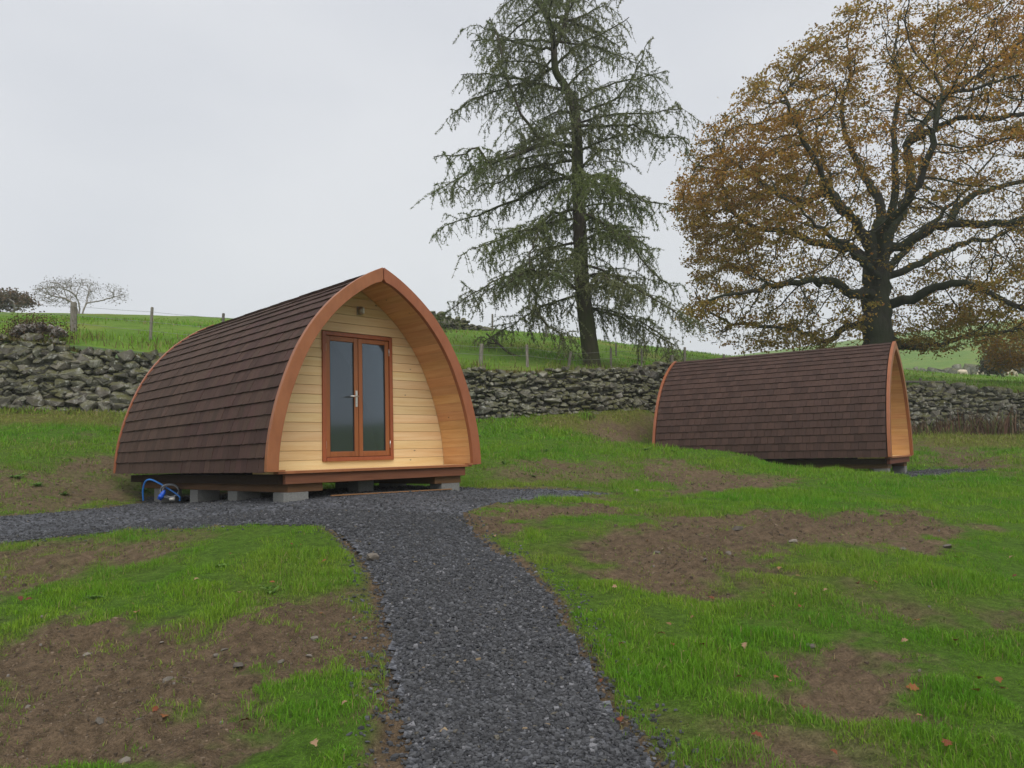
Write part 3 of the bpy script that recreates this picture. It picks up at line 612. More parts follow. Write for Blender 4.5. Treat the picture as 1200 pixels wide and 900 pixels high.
def make_pod(Mx, name, label, individual_limit):
    pod = empty(name); pod.matrix_world = Mx
    tag(pod, label, 'camping pod', None)
    # roof: felted shell under courses of shingles
    sh = MB(); ts = np.linspace(0, ARC, 30)
    pts = [(prof(t, -0.03)[0], prof(t, -0.03)[1]) for t in ts]; inn = [(prof(t, -0.10)[0], prof(t, -0.10)[1]) for t in ts]
    outl = [(-u, w) for u, w in pts] + [(max(u, 0), w) for u, w in pts[::-1][1:]]; innl = [(-u, w) for u, w in inn] + [(max(u, 0), w) for u, w in inn[::-1][1:]]
    n = len(outl); V = [(u, 0.02, w) for u, w in outl] + [(u, PL - 0.02, w) for u, w in outl] + [(u, 0.02, w) for u, w in innl] + [(u, PL - 0.02, w) for u, w in innl]
    q = []
    for i in range(n - 1): q += [(i, n + i, n + i + 1, i + 1), (2 * n + i, 2 * n + i + 1, 3 * n + i + 1, 3 * n + i), (i, i + 1, 2 * n + i + 1, 2 * n + i), (n + i, 3 * n + i, 3 * n + i + 1, n + i + 1)]
    sh.add(V, q); roof = sh.build('roof', M['felt'], pod, True)
    # shingles
    course = ARC / NC; ntab = 34; tw = (PL - 0.10) / ntab
    tile_vars = []
    for k_ in range(6):
        w_ = tw * 0.975; dz = random.uniform(-.007, .007); b = MB()
        b.add([(-.006 + dz, -w_ / 2, -.007), (-.006 - dz, w_ / 2, -.007), (course * 1.35, w_ / 2, -.006), (course * 1.35, -w_ / 2, -.006), (-.006 + dz, -w_ / 2, .010), (-.006 - dz, w_ / 2, .010), (course * 1.35, w_ / 2, .004), (course * 1.35, -w_ / 2, .004)],
              [(0, 3, 2, 1), (4, 5, 6, 7), (0, 1, 5, 4), (1, 2, 6, 5), (2, 3, 7, 6), (3, 0, 4, 7)]); me = b.mesh('shingle'); me.materials.append(M['shingle']); tile_vars.append((me, np.concatenate(b.v), np.concatenate(b.q)))
    spots = []
    for side in (-1, 1):
        for c in range(NC):
            t0 = c * course; u, w, du, dw = prof(t0, 0.0); u2, w2, _, _ = prof(min(t0 + course, ARC - 0.001), 0.0); dd = np.array([u2 - u, w2 - w]); dd /= np.linalg.norm(dd)
            nrm = np.array([dd[1], -dd[0]]); tiltd = dd * math.cos(0.08) - nrm * math.sin(0.08); tn = np.array([tiltd[1], -tiltd[0]])
            o = np.array([u, w]) + nrm * 0.008
            sh_ = (0.5 if c % 2 else 0.0) * tw
            for j in range(ntab + 1):
                v = 0.05 + tw * (j + 0.5) - sh_
                if v < 0.0 or v > PL: continue
                half = v < 0.05 + tw * .2 or v > PL - .05 - tw * .2
                if half: v = 0.05 + tw * .25 if v < 1 else PL - .05 - tw * .25
                lift = random.uniform(-.001, .005); ox = (o + nrm * lift)
                Mt = Matrix(((side * tiltd[0], 0, side * tn[0], side * ox[0]), (0, 1 if side > 0 else -1, 0, v), (tiltd[1], 0, tn[1], ox[1]), (0, 0, 0, 1)))
                if side > 0: Mt = Mt @ Matrix.Scale(-1, 4, (0, 1, 0))
                if half: Mt = Mt @ Matrix.Scale(0.5, 4, (0, 1, 0))
                if c == NC - 1: Mt = Mt @ Matrix.Scale(0.72, 4, (1, 0, 0))
                wp = Mx @ Vector((side * ox[0], v, ox[1])); spots.append((((-side) * 1000) - (wp - Vector((0, 0, EYE))).length, side, Mt))
    spots.sort(key=lambda s: -s[0])
    rest = MB()
    for i, (_, side, Mt) in enumerate(spots):
        me, vv, qq = random.choice(tile_vars)
        if i < individual_limit: obj('shingle', me, None, roof, Mt)
        else:
            A = np.array(Mt); V = (A[:3, :3] @ vv.T).T + A[:3, 3]; rest.add(V, qq)
    r = rest.build('shingles', M['shingle'], roof); tag(r, kind='stuff')
    # arched fascia boards, front and rear
    for v0, v1, oi in ((-0.035, 0.03, -0.125), (PL - 0.03, PL + 0.035, -0.125)):
        for side in (-1, 1): bevel(arch_half(side, oi, 0.025, v0, v1, 0.022).build('fascia', M['stain'], pod), 0.005)
    # front wall: one board per course, cut round the door
    bh = 0.1215; dl, drr, dz0, dz1 = -0.528, 0.578, 0.098, 1.812; nb = int(2.47 / bh) + 1
    fw = MB(); ts = np.linspace(0, ARC, 40); pol = [(prof(t, -0.10)[0], prof(t, -0.10)[1]) for t in ts]; pol = [(u, w) for u, w in pol if u > 0.0]
    ring = [(-u, w) for u, w in pol] + [(u, w) for u, w in pol[::-1]]
    # backing with a real opening: left, right, above
    def clip_piece(x0, x1, z0, z1):
        b = MB(); zs = np.linspace(z0, z1, 14); L = []; Rr = []
        for z in zs:
            h = max(inner_u(z, -0.10), 0.0); L.append((max(x0, -h), z)); Rr.append((min(x1, h), z))
        return L, Rr
    for x0, x1, z0, z1 in ((-2, dl + .03, 0.0, dz1 - .03), (drr - .03, 2, 0.0, dz1 - .03), (-2, 2, dz1 - .03, 2.44)):
        L, Rr = clip_piece(x0, x1, z0, z1); m_ = len(L)
        V = [(x, RECESS + .034, z) for x, z in L] + [(x, RECESS + .034, z) for x, z in Rr] + [(x, RECESS + .08, z) for x, z in L] + [(x, RECESS + .08, z) for x, z in Rr]
        q = []
        for i in range(m_ - 1): q += [(i, m_ + i, m_ + i + 1, i + 1), (2 * m_ + i, 2 * m_ + i + 1, 3 * m_ + i + 1, 3 * m_ + i)]
        for i in range(m_ - 1): q += [(m_ + i, 3 * m_ + i, 3 * m_ + i + 1, m_ + i + 1), (i, i + 1, 2 * m_ + i + 1, 2 * m_ + i)]
        fw.add(V, q)
    wall = fw.build('front_wall', M['under'], pod)
    for i in range(nb):
        z0 = i * bh + 0.0012; z1 = (i + 1) * bh - 0.0012
        h0, h1 = inner_u(z0, -0.10), inner_u(min(z1, 2.45), -0.10)
        if z1 > 2.45: break
        spans = [(None, dl), (drr, None)] if z0 < dz1 and z1 > dz0 + 0.03 else [(None, None)]
        for a, c in spans:
            xa0, xa1 = (-h0, -h1) if a is None else (a, a); xb0, xb1 = (h0, h1) if c is None else (c, c)
            y = RECESS; bv = 0.003; b = MB()
            V = [(xa0, y + .005, z0), (xb0, y + .005, z0), (xb0, y - .001, z0 + bv), (xa0, y - .001, z0 + bv), (xa0, y - .001, z1 - bv), (xb0 + (xb1 - xb0), y - .001, z1 - bv), (xb1, y + .005, z1), (xa1, y + .005, z1), (xa0, y + .03, z0), (xb0, y + .03, z0), (xb1, y + .03, z1), (xa1, y + .03, z1)]
            V[4] = (xa1, y - .001, z1 - bv)
            b.add(V, [(0, 1, 2, 3), (3, 2, 5, 4), (4, 5, 6, 7), (8, 11, 10, 9), (0, 8, 9, 1), (7, 6, 10, 11)]); b.build('board', M['spruce_u'], wall)
    # lining of the porch: boards running back along the arch
    lin = MB(); lin.box((-1.3, RECESS - .01, -0.02), (1.3, RECESS + .02, 0.0)); 
    nl = 24; tl = ARC / nl
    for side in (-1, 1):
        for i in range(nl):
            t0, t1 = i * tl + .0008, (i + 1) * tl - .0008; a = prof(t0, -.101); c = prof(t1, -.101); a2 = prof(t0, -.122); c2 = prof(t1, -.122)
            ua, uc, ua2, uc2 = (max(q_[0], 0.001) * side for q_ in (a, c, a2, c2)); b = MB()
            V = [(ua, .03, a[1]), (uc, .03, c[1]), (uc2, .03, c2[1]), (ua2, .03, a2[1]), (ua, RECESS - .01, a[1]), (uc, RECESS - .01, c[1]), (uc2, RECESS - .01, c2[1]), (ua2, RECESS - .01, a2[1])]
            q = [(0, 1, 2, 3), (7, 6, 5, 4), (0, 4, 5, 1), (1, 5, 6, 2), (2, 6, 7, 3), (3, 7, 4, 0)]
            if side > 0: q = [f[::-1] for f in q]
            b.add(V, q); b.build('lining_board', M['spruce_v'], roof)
    # porch deck, beam, skids, rear wall and near-black backdrop for the unlit room
    dk = MB(); nd_ = 5
    for i in range(nd_):
        b = MB(); y0 = -0.012 + i * (RECESS + .02) / nd_; b.box((-1.47, y0, -0.03), (1.47, y0 + (RECESS + .02) / nd_ - .005, 0.004)); bevel(b.build('deck_board', M['spruce_u'] if i else M['stain'], pod), 0.003, 1)
    for x0 in (-1.50, 1.39):
        b = MB(); b.box((x0, -0.028, -0.006), (x0 + 0.11, 0.05, 0.018)); b.build('corner_plate', M['stain'], pod)
    b = MB(); b.box((-1.36, 0.03, -0.150), (1.38, 0.10, -0.031)); bevel(b.build('front_beam', M['beam'], pod), 0.004)
    b = MB(); b.box((-1.40, 0.12, -0.15), (1.40, PL - 0.12, -0.04)); b.build('floor_base', M['under'], pod)
    for x0 in (-1.30, 0.88):
        b = MB(); b.box((x0, 0.09, -0.248), (x0 + 0.46, PL - 0.3, -0.152)); bevel(b.build('skid', M['bearer'], pod), 0.004)
    b = MB(); b.prism(ring, 'y', PL - 0.10, PL - 0.05); b.build('rear_wall', M['spruce_u'], pod)
    # double door
    y = RECESS - 0.03; b = MB(); fwd = 0.052
    b.box((dl, y, dz0), (dl + fwd, y + .10, dz1)); b.box((drr - fwd, y, dz0), (drr, y + .10, dz1)); b.box((dl + fwd, y + .001, dz1 - fwd), (drr - fwd, y + .10, dz1)); b.box((dl + fwd, y - .012, dz0), (drr - fwd, y + .10, dz0 + fwd))
    fr = bevel(b.build('door_frame', M['doorwood'], pod), 0.005)
    mid = (dl + drr) / 2; gapw = 0.004; st = 0.062; ins = (dl + fwd + gapw, mid - gapw, mid + gapw, drr - fwd - gapw); zz0, zz1 = dz0 + fwd + gapw, dz1 - fwd - gapw
    for k_, (xa, xb) in enumerate(((ins[0], ins[1]), (ins[2], ins[3]))):
        b = MB(); yy = y + 0.018
        b.box((xa, yy, zz0), (xa + st, yy + .05, zz1)); b.box((xb - st, yy, zz0), (xb, yy + .05, zz1)); b.box((xa + st, yy + .001, zz1 - st), (xb - st, yy + .05, zz1)); b.box((xa + st, yy + .001, zz0), (xb - st, yy + .05, zz0 + st + .01))
        d = bevel(b.build('door', M['doorwood'], pod), 0.006, 2)
        b = MB(); b.box((xa + st, yy + .020, zz0 + st + .01), (xb - st, yy + .026, zz1 - st)); b.build('pane', M['glass'], d)
        b = MB(); s_in = .008
        for lo, hi in (((xa + st, yy + .012, zz0 + st + .01), (xa + st + s_in, yy + .0195, zz1 - st)), ((xb - st - s_in, yy + .012, zz0 + st + .01), (xb - st, yy + .0195, zz1 - st))): b.box(lo, hi)
        b.build('gasket', M['seal'], d)
        hx = xa - 0.004 if k_ == 0 else xb + 0.004
        for zc in (zz0 + .16, zz1 - .16):
            b = MB(); b.tube([(hx, yy - .006, zc - .05), (hx, yy - .006, zc + .05)], .007, 8); b.build('hinge', M['steel'], d, True)
        if k_ == 0:
            hxx = xb - st / 2; zc = 0.93; b = MB(); b.box((hxx - .017, yy - .009, zc - .11), (hxx + .017, yy - .0005, zc + .11)); pt = bevel(b.build('handle_plate', M['steel'], d), .004)
            b = MB(); b.tube([(hxx, yy - .005, zc + .03), (hxx, yy - .05, zc + .03), (hxx - .02, yy - .057, zc + .03), (hxx - .125, yy - .055, zc + .028)], .009, 8); b.build('handle', M['steel'], d, True)
            b = MB(); b.tube([(hxx, yy - .014, zc - .06), (hxx, yy - .0085, zc - .06)], .009, 10); b.build('lock_cylinder', M['steel'], d, True)
    # room behind the glass: floor and near-black partition added to keep it dark
    b = MB(); b.box((-1.2, RECESS + .10, .0), (1.2, RECESS + .12, .02)); b.box((-1.35, RECESS + .12, 0.0), (1.35, 2.4, .02)); b.prism(ring, 'y', 2.4, 2.45); b.build('interior', M['dark'], pod)
    # bulkhead lamp over the door
    lx, lz = 0.045, 2.135; b = MB(); b.box((lx - .035, RECESS - .02, lz - .06), (lx + .035, RECESS - .008, lz + .06)); lm = bevel(b.build('wall_lamp', M['lampmetal'], pod), .004)
    b = MB(); b.tube([(lx, RECESS - .055, lz - .05), (lx, RECESS - .055, lz + .05)], .036, 14); b.build('lamp_body', M['lampmetal'], lm, True)
    b = MB(); b.box((lx + .012, RECESS - .094, lz - .04), (lx + .040, RECESS - .06, lz + .04)); bevel(b.build('lamp_lens', M['lampface'], lm), .006)
    # concrete blocks carrying the skids
    for i, (u, v) in enumerate(((-1.19, .20), (1.16, .20), (-1.19, 1.45), (1.16, 1.45), (-1.19, 2.7), (1.16, 2.7), (-1.19, 4.1), (1.16, 4.1), (0.0, .55), (0.0, 2.6))):
        b = MB(); top = -.248 if abs(u) > .5 else -.151; g = gz1(*pw(Mx, u, v, 0)[:2]); pz = pw(Mx, u, v, top)[2]
        hgt = max(pz - g + .01, 0.08)
        if abs(u) > .5: b.box((u - .16, v - .11, top - hgt), (u + .16, v + .16, top))
        else: b.box((u - .12, v - .12, top - hgt), (u + .12, v + .12, top))
        o = bevel(b.build('concrete_block', M['concrete']), .006, 1); o.matrix_world = Mx
        which = ('under the porch corner below the shingled side', 'under the porch corner below the lined inner side', 'second back from the porch below the shingled side', 'second back from the porch on the hidden skid', 'third back from the porch below the shingled side', 'third back from the porch on the hidden skid',
                 'rearmost below the shingled side', 'rearmost on the hidden skid', 'under the middle of the porch beam', 'under the middle of the floor')[i]
        tag(o, 'grey concrete block ' + which + (' of the glazed pod' if individual_limit else ' of the oak-side pod'), 'block', 'blocks under the near pod' if individual_limit else 'blocks under the farther pod')
    return pod
pod1 = make_pod(POD1, 'camping_pod', 'timber camping pod with brown shingles, glazed double doors and curved orange fascia', 300)
pod2 = make_pod(POD2, 'camping_pod', 'camping pod showing its long shingled side in front of the oak', 0)

# long offcut strip on the gravel in front of the near pod
a_, c_ = ground_hit(388, 583), ground_hit(529, 575); L = np.linalg.norm(c_[:2] - a_[:2]); b = MB(); b.box((0, -.02, 0), (L, .02, .014))
o = bevel(b.build('timber_strip', M['offcut']), .003, 1); o.location = (a_[0], a_[1], gz1(*a_[:2]) + .045); o.rotation_euler = (0, -math.atan2(gz1(*c_[:2]) - gz1(*a_[:2]), L), math.atan2(c_[1] - a_[1], c_[0] - a_[0]))
tag(o, 'thin timber strip lying on gravel under the pod porch', 'timber')
# cable and pipe by the rear corner of the near pod
cs = 11.3
def cp(px, py, dd=0.0): return P(px, py, cs + dd)
def spline(pts, n=40):
    pts = np.array(pts); t = np.arange(len(pts)); tt_ = np.linspace(0, len(pts) - 1, n); out = []
    for u in tt_:
        i = min(int(u), len(pts) - 2); f = u - i; p0 = pts[max(i - 1, 0)]; p1 = pts[i]; p2 = pts[i + 1]; p3 = pts[min(i + 2, len(pts) - 1)]
        out.append(0.5 * ((2 * p1) + (-p0 + p2) * f + (2 * p0 - 5 * p1 + 4 * p2 - p3) * f * f + (-p0 + 3 * p1 - 3 * p2 + p3) * f ** 3))
    return np.array(out)
b = MB(); b.tube(spline([cp(168, 587, .25), cp(167.5, 575, .2), cp(170, 565, .15), cp(176, 562, .1), cp(186, 566, .05), cp(197, 572.5), cp(207, 579, -.03), cp(211, 583, -.05), cp(210.5, 587, -.05)]), .013, 8)
tag(b.build('water_pipe', M['bluehose'], None, True), 'bent blue water pipe rising beside the corner of the pod', 'pipe')
cbl = empty('power_cable', tuple(cp(198, 585))); lo = np.array(cp(198, 585))
b = MB(); ring_ = [cp(199 + 11.0 * math.cos(t), 575.5 - 8.2 * math.sin(t), -.06 + .01 * k_) - lo for k_, t in enumerate(np.linspace(2.6, 2.6 - 2 * math.pi * 1.35, 30))]
b.tube(np.array(ring_), .012, 8); b.build('cable', M['greycable'], cbl, True)
b = MB(); ring_ = [cp(200 + 9.3 * math.cos(t), 575.2 - 7.2 * math.sin(t), -.03) - lo for t in np.linspace(2.6, 2.6 - 2 * math.pi * 1.1, 26)]
b.tube(np.array(ring_), .012, 8); b.build('cable', M['greycable'], cbl, True)
b = MB(); p0, p1 = np.array(cp(193.5, 574.5, -.08)) - lo, np.array(cp(186.5, 585.2, -.10)) - lo
b.tube([p0, p0 + (p1 - p0) * .12, p0 + (p1 - p0) * .2, p0 + (p1 - p0) * .55, p0 + (p1 - p0) * .56, p0 + (p1 - p0) * .8, p0 + (p1 - p0) * .81, p1], [.015, .02, .03, .033, .04, .04, .034, .034], 12); b.build('plug', M['blue'], cbl, True)
b = MB(); p0, p1 = np.array(cp(199, 585, -.06)) - lo, np.array(cp(205, 584.5, -.06)) - lo; b.tube([p0, p1], [.022, .026], 10); b.build('connector', M['lampface'], cbl, True)
tag(cbl, 'coiled grey power cable with a blue plug beside the pod', 'cable')

# ------------------------------------------------------------------ dry stone walls
def hull_stone(seed, flat=1.0):
    r = np.random.default_rng(seed); bm = bmesh.new()
    for i in range(23):
        d = r.normal(0, 1, 3); d /= np.abs(d).max() * 0.62 + np.linalg.norm(d) * 0.38; d *= r.uniform(.82, 1.05)
        bm.verts.new(d * 0.5)
    g = bmesh.ops.convex_hull(bm, input=bm.verts); bmesh.ops.delete(bm, geom=[e for e in g['geom_interior'] if isinstance(e, bmesh.types.BMVert)], context='VERTS')
    me = bpy.data.meshes.new('stone'); bm.to_mesh(me); bm.free(); me.materials.append(M['stone'])
    v = np.array([x.co for x in me.vertices]); t = np.array([list(p.vertices) for p in me.polygons]); return me, v, t
STV = [hull_stone(i) for i in range(36)]
def build_wall(name, label, x0, x1, base_f, top_f, size_f, hidden, limit, dens=1.0, yoff=0.0, yfun=wall_y, depth=0.34):
    _bx = np.linspace(x0 - .5, x1 + .5, 200); _bz = np.array([float(base_f(q)) for q in _bx]); base_f = lambda x: np.interp(x, _bx, _bz)
    wall = empty(name, (x0, float(yfun(x0)), float(base_f(x0)))); org = np.array(wall.location); tag(wall, label, 'stone wall')
    spots = []
    xs = np.linspace(x0, x1, 400); L = np.r_[0, np.cumsum(np.hypot(np.diff(xs), np.diff(yfun(xs))))]
    def at(s): x = float(np.interp(s, L, xs)); return x, float(yfun(x)), math.atan2(float(yfun(x + .2) - yfun(x - .2)), .4)
    z = -0.06; row = 0
    while z < 2.2:
        s = random.uniform(-.3, 0); any_ = False
        rowh = random.uniform(.85, 1.2)
        while s < L[-1]:
            x, y, an = at(max(s, 0)); sf = size_f(x); h = .155 * sf * rowh * random.choice((.6, .8, 1.0, 1.2, 1.55)) * random.uniform(.85, 1.15); w = h * random.choice((1.0, 1.3, 1.6, 2.0, 2.6)) * random.uniform(.85, 1.2)
            xc, yc, an = at(min(max(s + w / 2, 0), L[-1])); bz = float(base_f(xc)); tz = float(top_f(xc)) + random.uniform(-.06, .07); zc = bz + z + .06 * math.sin(s * 1.9 + row * 1.3) + random.uniform(-.025, .025)
            if zc + h * .2 < tz:
                capstone = zc + h * 1.2 > tz
                nrm = np.array([math.sin(an), -math.cos(an)]); lean = 0.10 * (zc - bz); push = random.uniform(-.03, .03) - lean
                pos = np.array([xc + nrm[0] * push, yc + nrm[1] * push + yoff, zc + h / 2]); rot = Euler((random.uniform(-.1, .1), random.gauss(0, .12 if not capstone else .2), an + random.uniform(-.2, .2)))
                sc = (w * 1.10, depth * random.uniform(.85, 1.15), h * 1.17); spots.append((pos, rot, sc)); any_ = True
            s += w * .97
        row += 1; z += .118 * rowh * (size_f((x0 + x1) / 2 + 3))
        if not any_: break
    def score(sp):
        p = sp[0]; pxx = 600 + F * p[0] / p[1]; vis = -30 < pxx < 1230 and not any(a < pxx < c for a, c in hidden); return (1 if vis else 0, sp[2][0] * sp[2][2] / p[1] ** 2)
    spots.sort(key=score, reverse=True); rest = MB()
    for i, (pos, rot, sc) in enumerate(spots):
        me, v, t = random.choice(STV); Mt = Matrix.Translation(pos - org) @ rot.to_matrix().to_4x4() @ Matrix.Diagonal((*sc, 1))
        if i < limit: obj('stone', me, None, wall, Mt)
        else: A = np.array(Mt); rest.add((A[:3, :3] @ v.T).T + A[:3, 3], None, t)
    if rest.n: tag(rest.build('stones', M['stone'], wall), kind='stuff')
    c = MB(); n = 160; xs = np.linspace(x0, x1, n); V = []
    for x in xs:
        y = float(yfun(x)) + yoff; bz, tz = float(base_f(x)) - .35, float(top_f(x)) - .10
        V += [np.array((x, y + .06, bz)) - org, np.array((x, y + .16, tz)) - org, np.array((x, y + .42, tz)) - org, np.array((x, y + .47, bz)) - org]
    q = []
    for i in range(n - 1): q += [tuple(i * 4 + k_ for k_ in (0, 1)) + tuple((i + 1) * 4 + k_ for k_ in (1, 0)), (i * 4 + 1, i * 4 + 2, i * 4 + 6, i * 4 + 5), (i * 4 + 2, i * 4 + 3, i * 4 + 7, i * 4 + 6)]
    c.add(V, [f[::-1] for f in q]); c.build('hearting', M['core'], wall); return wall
def ztab(tab):
    pts = [P(*q) for q in tab]; X = [p[0] for p in pts]; Z = [p[2] for p in pts]; o = np.argsort(X); X = np.array(X)[o]; Z = np.array(Z)[o]
    return lambda x: np.interp(x, X, Z)
def wd(px):                                       # distance of the wall along the column of pixels px
    y = 20.0
    for _ in range(30): y = 0.5 * y + 0.5 * float(wall_y((px - 600) / F * y))
    return y
def on_wall(tab): return ztab([(px, py, wd(px)) for px, py in tab])
top1 = on_wall([(-400, 385), (-60, 393), (0, 396), (40, 398), (75, 406), (85, 410), (120, 413), (180, 418), (300, 425), (430, 430), (560, 434), (620, 436), (680, 434), (740, 432), (760, 428), (785, 424), (830, 428)])
base1 = lambda x: gz(np.array([x]), wall_y(np.array([x])) - .15, False)[0]
build_wall('dry_stone_wall', 'long mossy dry stone wall running behind both pods under the larch', -19, 5.6, base1, top1, lambda x: .92 if x < -5 else 0.7, [(172, 545), (790, 1100)], 300)
top2 = on_wall([(800, 440), (1000, 448), (1065, 452), (1080, 453), (1095, 450), (1130, 455), (1165, 458), (1200, 462), (1400, 465)])
build_wall('dry_stone_wall', 'dark ruined stone wall under the oak with brown weeds at its foot', 5.9, 26, base1, top2, lambda x: 0.9, [(600, 1058)], 300)
# tumbled wall on the brow of the hill and a wall across the far pasture
hy = lambda x: np.full(np.shape(x), 39.0) + 0.0 * np.asarray(x)
hxs = [P(px, 380, 39)[0] for px in (440, 572)]
hb = lambda x: fz(np.array([x]), np.array([38.9]))[0]
ht = ztab([(440, 370, 39), (505, 368, 39), (520, 370, 39), (533, 376, 39), (545, 374, 39), (556, 382, 39), (575, 388, 39)])
build_wall('dry_stone_wall', 'tumbled grey wall end on the brow of the hill', hxs[0], hxs[1], hb, ht, lambda x: 1.35, [(380, 505)], 120, yfun=hy, depth=.6)
fyf = lambda x: 100 + 0.10 * (np.asarray(x, float) - 50)
fa, fc = P(985, 440, 100)[0], P(1330, 432, 103)[0]
fbz = lambda x: fz(np.array([x]), np.array([float(fyf(x))]))[0]
build_wall('dry_stone_wall', 'thin grey field wall crossing the far pasture behind the sheep', fa, fc, fbz, lambda x: fbz(x) + .95, lambda x: 3.2, [], 0, yfun=fyf, depth=.7)

# ------------------------------------------------------------------ fences
def post(parent, p, h, w, tilt=(0, 0), name='post'):
    b = MB(); n = 5; V = []; q = []
    b.tube([(0, 0, -.25), (0, 0, h * .5), (tilt[0] * .02, 0, h * .97), (0, 0, h)], [w * .52, w * .5, w * .47, w * .40], 7)
    o = b.build(name, M['post'], parent); o.location = p - np.array(parent.location); o.rotation_euler = (tilt[1], tilt[0], random.uniform(0, 3)); return o
def fence(label, posts, wires, group=None):
    p0 = P(*posts[0][:3]); f = empty('wire_fence', (p0[0], p0[1], float(fz(p0[:1], p0[1:2])[0]))); tag(f, label, 'fence', group); tops = []
    for (px, py, d, pt, w, tl) in posts:
        p = P(px, py, d); z = float(fz(p[:1], p[1:2])[0]); base = np.array([p[0], p[1], z]); h = P(px, pt, d)[2] - z; post(f, base, h, w, tl); tops.append((base, h))
    for k_ in wires:
        pts = []
        for i in range(len(tops) - 1):
            (a, ha), (c, hc) = tops[i], tops[i + 1]; A = a + (0, -.06, ha * k_); C = c + (0, -.06, hc * k_)
            for t in np.linspace(0, 1, 8, endpoint=i == len(tops) - 2): pts.append(A + (C - A) * t - np.array([0, 0, .05 * t * (1 - t)]) - np.array(f.location))
        b = MB(); b.tube(np.array(pts), .004, 4); b.build('wire', M['wire'], f)
    return f
fence('leaning grey post and wire fence above the wall left of the pod', [(-90, 390, 20, 350, .16, (0, 0)), (86, 388, 20.2, 354, .17, (.05, 0)), (176, 402, 20.2, 360, .08, (-.03, 0)), (260, 405, 20.6, 367, .08, (.02, 0)), (360, 410, 21, 372, .09, (0, 0))], (.85, .55, .28))
fence('short weathered post and wire fence beneath the larch', [(470, 425, 21.6, 396, .10, (0, 0)), (563, 430, 22, 403, .12, (.06, 0)), (618, 430, 22.4, 404, .09, (.02, 0)), (666, 431, 22.8, 412, .09, (-.22, 0)), (716, 430, 23.4, 408, .07, (0, 0)), (752, 429, 24.5, 408, .07, (0, 0))], (.85, .5))
fence('dark post stubs on the wall end above the farther pod roof', [(787, 432, 24.6, 416, .14, (0, 0)), (802, 432, 24.7, 407, .09, (-.12, 0)), (849, 438, 26.5, 415, .09, (.03, 0)), (940, 446, 29, 424, .09, (0, 0))], (.9, .6))
fence('tall lone fence post line on the hill brow', [(577, 388, 38.5, 368, .10, (0, 0)), (640, 397, 36.5, 377, .09, (.05, 0)), (722, 418, 31, 402, .07, (0, 0))], (.9,))
# low rail by the ruined wall
p = P(1066, 452, 29); rl = empty('rail_fence', (p[0], p[1], float(fz(p[:1], p[1:2])[0]))); lo = np.array(rl.location)
for px in (1064, 1079, 1106): q = P(px, 452, 29); z = float(fz(q[:1], q[1:2])[0]); post(rl, np.array([q[0], q[1], z]), P(px, 443 if px == 1079 else 446, 29)[2] - z, .09)
b = MB(); b.tube(np.array([P(1060, 447.2, 28.9) - lo, P(1108, 448.0, 28.9) - lo]), .045, 6); b.build('rail', M['post'], rl); tag(rl, 'low wooden rail on posts above the ruined wall', 'fence')

# ------------------------------------------------------------------ sheep
def sheep(px, py, d, rz, label, s=1.0):
    p = P(px, py, d); z = float(fz(p[:1], p[1:2])[0]); sh = empty('sheep', (p[0], p[1], z), (0, 0, rz)); sh.scale = (s,) * 3; tag(sh, label, 'sheep', None)
    b = MB(); b.tube([(-.62, 0, .62), (-.55, 0, .66), (-.35, 0, .68), (0, 0, .66), (.35, 0, .70), (.52, 0, .72), (.62, 0, .62), (.80, 0, .40), (.92, 0, .22), (1.0, 0, .12)], [.05, .22, .30, .31, .29, .24, .17, .12, .10, .04], 12)
    for x, y in ((-.42, .14), (-.42, -.14), (.40, .14), (.40, -.14)): b.tube([(x, y, .55), (x + .03, y, .32), (x - .02, y, .18), (x, y, 0)], [.11, .06, .04, .04], 7)
    for y in (.11, -.11): b.tube([(.72, y * .6, .50), (.70, y * 1.7, .48)], [.035, .015], 6)
    b.build('body', M['fleece'], sh, True)
sheep(1127.5, 435.5, 92, R(15), 'cream sheep grazing alone beside the far field wall', .95)
sheep(1156, 434, 90, R(175), 'larger cream sheep grazing next to the dark thicket', 1.15)
sheep(1184, 452, 62, R(20), 'pale sheep grazing below the dark thicket', .9)

# ------------------------------------------------------------------ trees
def grow(seeds, attract, step, infl, kill, iters, grav=0.0):
    """space colonisation: seeds = list of (pos, parent); returns positions and parents"""
    pos = [np.array(s[0], float) for s in seeds]; par = [s[1] for s in seeds]; A = np.array(attract); alive = np.ones(len(A), bool); seen = {}
    for it in range(iters):
        kd = kdtree.KDTree(len(pos))
        for i, p in enumerate(pos): kd.insert(p, i)
        kd.balance(); acc = {}
        for k_ in np.nonzero(alive)[0]:
            co, i, d = kd.find(A[k_])
            if d < kill: alive[k_] = False
            elif d < infl:
                v = (A[k_] - pos[i]) / d
                if i in acc: acc[i] += v
                else: acc[i] = v.copy()
        if not acc: break
        new = 0
        for i, v in acc.items():
            if seen.get(i, 0) > 3: continue
            nrm = np.linalg.norm(v)
            if nrm < 1e-6: continue
            v = v / nrm; j = par[i]
            if j >= 0: t = pos[i] - pos[j]; v = v + 0.35 * t / (np.linalg.norm(t) + 1e-9)
            v = v + rng.normal(0, .22, 3); v[2] += grav; v /= np.linalg.norm(v)
            pos.append(pos[i] + v * step); par.append(i); seen[i] = seen.get(i, 0) + 1; new += 1
        if not new: break
    return np.array(pos), np.array(par)
def chains(pos, par):
    n = len(pos); ch = [[] for _ in range(n)]
    for i, p in enumerate(par):
        if p >= 0: ch[p].append(i)
    return ch
